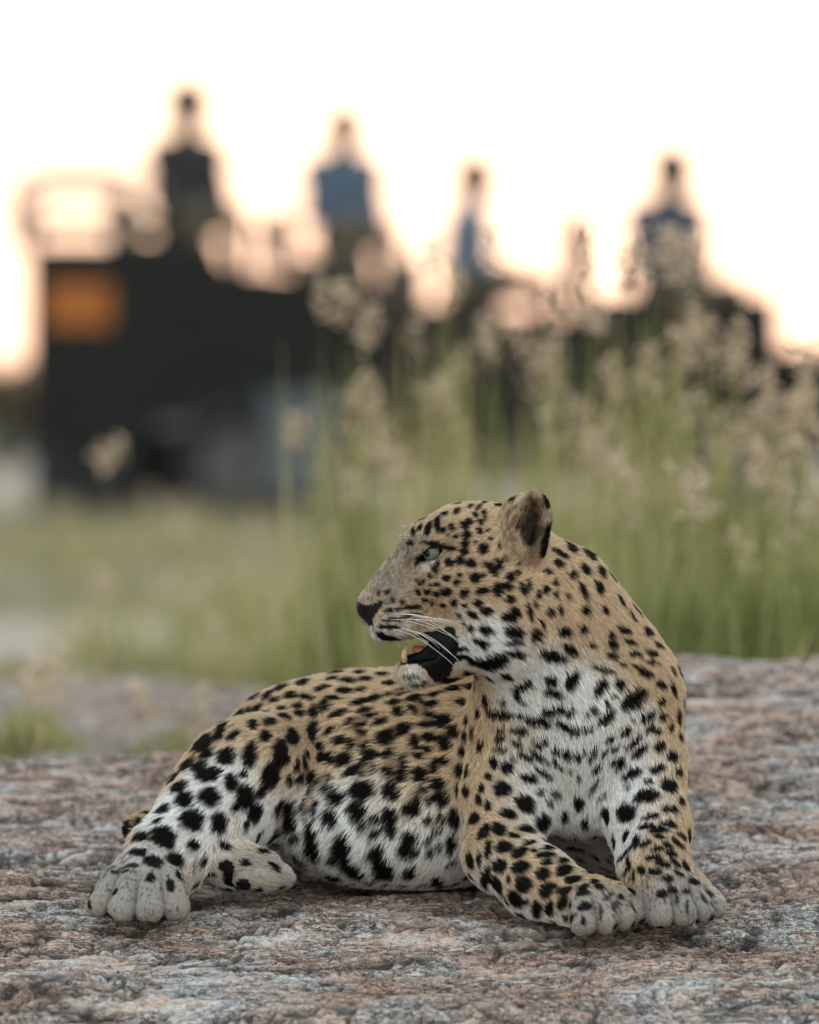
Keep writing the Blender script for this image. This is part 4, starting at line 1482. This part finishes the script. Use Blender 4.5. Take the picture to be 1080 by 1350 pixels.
# ---- people: seated figures, one continuous body each, clothes over it
def seated(lean=0.0, yaw=0.0, arms='lap'):
    """fields for body, shirt, trousers, hair; seat surface at z = 0, facing +x"""
    sx, sz = math.sin(lean), math.cos(lean)
    T_ = lambda x, y, z: np.array([x + sx * z, y, z * sz])
    B, Sh, Tr, Ha = Field(), Field(), Field(), Field()
    hips = V(0, 0, .10)
    chest = T_(0, 0, .42)
    sh = [T_(-.01, .17 * s, .50) for s in (-1, 1)]
    neck = T_(.01, 0, .60)
    hc = T_(.03, 0, .735)
    fwd = V(math.cos(yaw), math.sin(yaw), 0)
    for F_, o in ((B, 0.0), (Sh, .012)):
        F_.group(.06, .05)
        F_.cone(hips, T_(0, 0, .25), .125 + o, .120 + o)
        F_.cone(T_(0, 0, .25), chest, .120 + o, .135 + o)
        for s in (0, 1):
            F_.cone(T_(0, 0, .46), sh[s], .092 + o, .072 + o)
            F_.cone(T_(0, 0, .55), sh[s], .060 + o, .058 + o)
    legs = []
    for s in (-1, 1):
        k = V(.46, .12 * s, .10)
        a = V(.50, .12 * s, -.33)
        legs.append((V(.04, .09 * s, .09), k, a))
    for F_, o in ((B, 0.0), (Tr, .012)):
        F_.group(.05, .05)
        if F_ is Tr:
            F_.cone(V(-.01, 0, .09), V(0, 0, .16), .132, .126)
        for h0, k, a in legs:
            F_.cone(h0, k, .085 + o, .060 + o)
            F_.cone(k, a, .058 + o, .040 + o)
    B.group(.03, .03)
    for _, k, a in legs:
        B.cone(a, a + V(.15, 0, -.05), .040, .034)
    hands = []
    for i, s in enumerate((-1, 1)):
        e = T_(.05, .205 * s, .23)
        h_ = V(.27, .07 * s, .20)
        if arms == 'camera':
            e, h_ = T_(.20, .22 * s, .36), T_(.20, .05 * s, .62) + V(.06, 0, 0)
        elif arms == 'wheel':
            e, h_ = T_(.20, .22 * s, .28), V(.52, .14 * s, .40) + V(sx * .3, 0, 0)
        B.group(.03, .03)
        B.cone(sh[i], e, .052, .042)
        B.cone(e, h_, .040, .028)
        Sh.group(.03, .03)
        Sh.cone(sh[i], e, .066, .056)
        Sh.cone(e, e + (h_ - e) * .82, .055, .042)
        d = (h_ - e) / np.linalg.norm(h_ - e)
        sd_ = np.cross(d, [0, 0, 1.0])
        sd_ /= np.linalg.norm(sd_) + 1e-9
        B.group(.012, .02)
        B.cone(h_, h_ + d * .07, .032, .036)
        for j in range(4):
            b0 = h_ + d * .075 + sd_ * (j - 1.5) * .020
            m_ = b0 + d * (.038 - .004 * abs(j - 1.3)) + V(0, 0, -.008)
            B.cone(b0, m_, .0100, .0095)
            B.cone(m_, m_ + d * .018 + V(0, 0, -.026), .0095, .0085)
        B.cone(h_ + d * .02 - sd_ * .03 * s, h_ + d * .065 - sd_ * .058 * s, .012, .010)
    B.group(.03, .04)
    B.cone(T_(0, 0, .52), neck + V(0, 0, .04), .074, .064)
    R_ = rotm(fwd, (0, 0, 1))
    B.group(.02, .025)
    B.ell(hc, (.110, .092, .128), R_)
    B.ell(hc + fwd * .03 + V(0, 0, -.05), (.066, .058, .068), R_)
    B.cone(hc + fwd * .093 + V(0, 0, .012), hc + fwd * .112 + V(0, 0, -.022), .009, .014)       # nose
    B.cone(hc + fwd * .085 + V(0, 0, -.062), hc + fwd * .088 + V(0, 0, -.066), .02, .018)       # mouth
    side = np.array([-fwd[1], fwd[0], 0])
    for s in (-1, 1):
        B.ell(hc + side * .080 * s + V(0, 0, -.01), (.022, .012, .032), R_)
        q = (hc + fwd * .088 + side * .032 * s + V(0, 0, .012)).astype(np.float32)
        B.carve(lambda p, q=q: np.sqrt(((p - q) ** 2).sum(1)) - .014, .012)                     # eye hollow
    Ha.group(.02, .02)
    Ha.ell(hc + V(0, 0, .018) - fwd * .014, (.128, .112, .136), R_)
    q0 = (hc + fwd * .075).astype(np.float32)
    f32 = fwd.astype(np.float32)
    Ha.carve(lambda p: np.minimum(((p - q0) @ -f32) * .8 + (p[:, 2] - q0[2] - .055) * .6, (p[:, 2] - q0[2] + .03) * 1.0), .02)
    return B, Sh, Tr, Ha


POSES = {}


def person(label, loc, rz, lean, yaw, arms, shirt, trousers, hair, skin_, size=1.12, hat=False):
    key = (lean, yaw, arms)
    if key not in POSES:
        fs = seated(*key)
        POSES[key] = [mesh_np(nm, *surface_nets(F_, (-.35, -.42, -.46), (.85, .42, 1.0), h_), None) for F_, nm, h_ in zip(fs, ('body', 'shirt', 'trousers', 'hair'), (.008, .016, .016, .012))]
    root = tag(empty('person', loc, rz), label, 'person', 'people sitting in the open vehicle')
    root.scale = (size, size, size)
    for me, nm, mat in zip(POSES[key], ('body', 'shirt', 'trousers', 'hair'), (skin_, shirt, trousers, hair)):
        me = me.copy()
        me.materials.append(mat)
        link(nm, me, root)
    if hat:
        hf = Field()
        hf.group(.03, .03)
        hf.ell(V(.02 + math.sin(lean) * .8, 0, .835 * math.cos(lean)), (.138, .130, .100))
        hf.ell(V(.03 + math.sin(lean) * .8, 0, .80 * math.cos(lean)), (.180, .165, .022))
        link('hat', mesh_np('hat', *surface_nets(hf, (-.3, -.3, .6), (.6, .3, 1.1), .012), M_HAIR), root)
    return root


M_SKIN = plain('skin', (.10, .055, .035), .5, vary=.1)
M_SKIN2 = plain('skin_tanned', (.035, .02, .013), .5, vary=.1)
M_HAIR = plain('dark_hair', (.012, .009, .007), .6, vary=.3, scale=60)
M_HAIR2 = plain('brown_hair', (.05, .03, .018), .6, vary=.3, scale=60)
cl = lambda n, c: plain(n, c, .9, vary=.15, scale=18, bump=.2)
C_DARK, C_BLUE, C_PALE, C_NAVY, C_KHAKI = cl('dark_jacket', (.022, .024, .024)), cl('blue_shirt', (.075, .11, .155)), cl('pale_blue_shirt', (.17, .21, .26)), cl('slate_jacket', (.045, .058, .085)), cl('khaki_trousers', (.10, .08, .05))
person('person in dark clothes and hat on the highest bench beside the rear grab rail', (-1.46, VY - .20, GROUND_Z + 1.89), -1.15, 0.0, .3, 'lap', C_DARK, C_KHAKI, M_HAIR, M_SKIN2, 1.12, True)
person('person in a blue shirt sitting on the second bench', (-.45, VY - .25, GROUND_Z + 1.775), -1.2, 0.06, .2, 'lap', C_BLUE, C_KHAKI, M_HAIR, M_SKIN)
person('person in a pale blue shirt behind the tall grass plumes', (.36, VY - .05, GROUND_Z + 1.465), 0, 0.06, .2, 'lap', C_PALE, C_KHAKI, M_HAIR, M_SKIN)
person('person in a slate jacket in front, by the dashboard', (1.66, VY - .30, GROUND_Z + 1.40), -1.0, 0.10, .3, 'lap', C_NAVY, C_KHAKI, M_HAIR, M_SKIN2, 1.25)

# ------------------------------------------------------------------ bushes far behind
M_LEAF = leaf_mat('bush_leaf', (.055, .065, .035), (.12, .125, .075), .25, 1.5)
M_BARK = plain('bark', (.09, .07, .055), .9, vary=.3, scale=10, bump=.4)


def bush(label, px, dist, top_py, wid_px, leaves=1500):
    sc = dist / FPX
    x, y = (px - 540) * sc, dist - CAM_D
    hgt = CAM_H + (HORIZON - top_py) * sc - GROUND_Z
    half = wid_px * sc / 2
    root = tag(empty('bush', (x, y, GROUND_Z - .05)), label, 'bush', 'far bushes on the skyline')
    stems_ = []
    for i in range(5):
        a = gr.uniform(0, 6.28)
        e = V(math.cos(a) * half * .5, math.sin(a) * half * .5, hgt * gr.uniform(.5, .75))
        o = tube('trunk', [(e[0] * .05, e[1] * .05, 0), tuple(e * .5 + V(0, 0, .1 * hgt)), tuple(e)], [.06 * hgt / 2, .04 * hgt / 2, .012 * hgt / 2], M_BARK, 6, root)
        stems_.append(e)
    k = 26
    cl_ = np.stack([gr.normal(0, .38, k) * half, gr.normal(0, .38, k) * half, hgt * gr.uniform(.25, .86, k)], 1)
    i = gr.integers(0, k, leaves)
    p = cl_[i] + gr.normal(0, 1, (leaves, 3)) * np.array([half * .16, half * .16, hgt * .09])
    p[:, 2] = np.clip(p[:, 2], .05, hgt)
    t = p + gr.normal(0, .09, (leaves, 3))
    v, f = ribbons(p, t, np.full(leaves, .085), np.zeros((leaves, 3)), 2)
    o = link('crown', mesh_np('crown', v, f, M_LEAF), root)
    o['kind'] = 'stuff'


bush('hazy rounded bush on the skyline behind the vehicle\'s rear', 0, 95, 470, 170)
bush('low grey-green bush on the skyline, partly hidden by the vehicle\'s rear wheel', 150, 120, 505, 260)
bush('wide low bush seen under the benches, far behind the vehicle', 420, 130, 500, 300)
bush('far bush behind the tall grass and the vehicle\'s middle', 700, 120, 480, 260)
bush('far bush past the bonnet, behind the grass plumes', 980, 110, 470, 240)
bush('pale bush on the skyline at the edge of the view past the bonnet', 1130, 90, 450, 180)
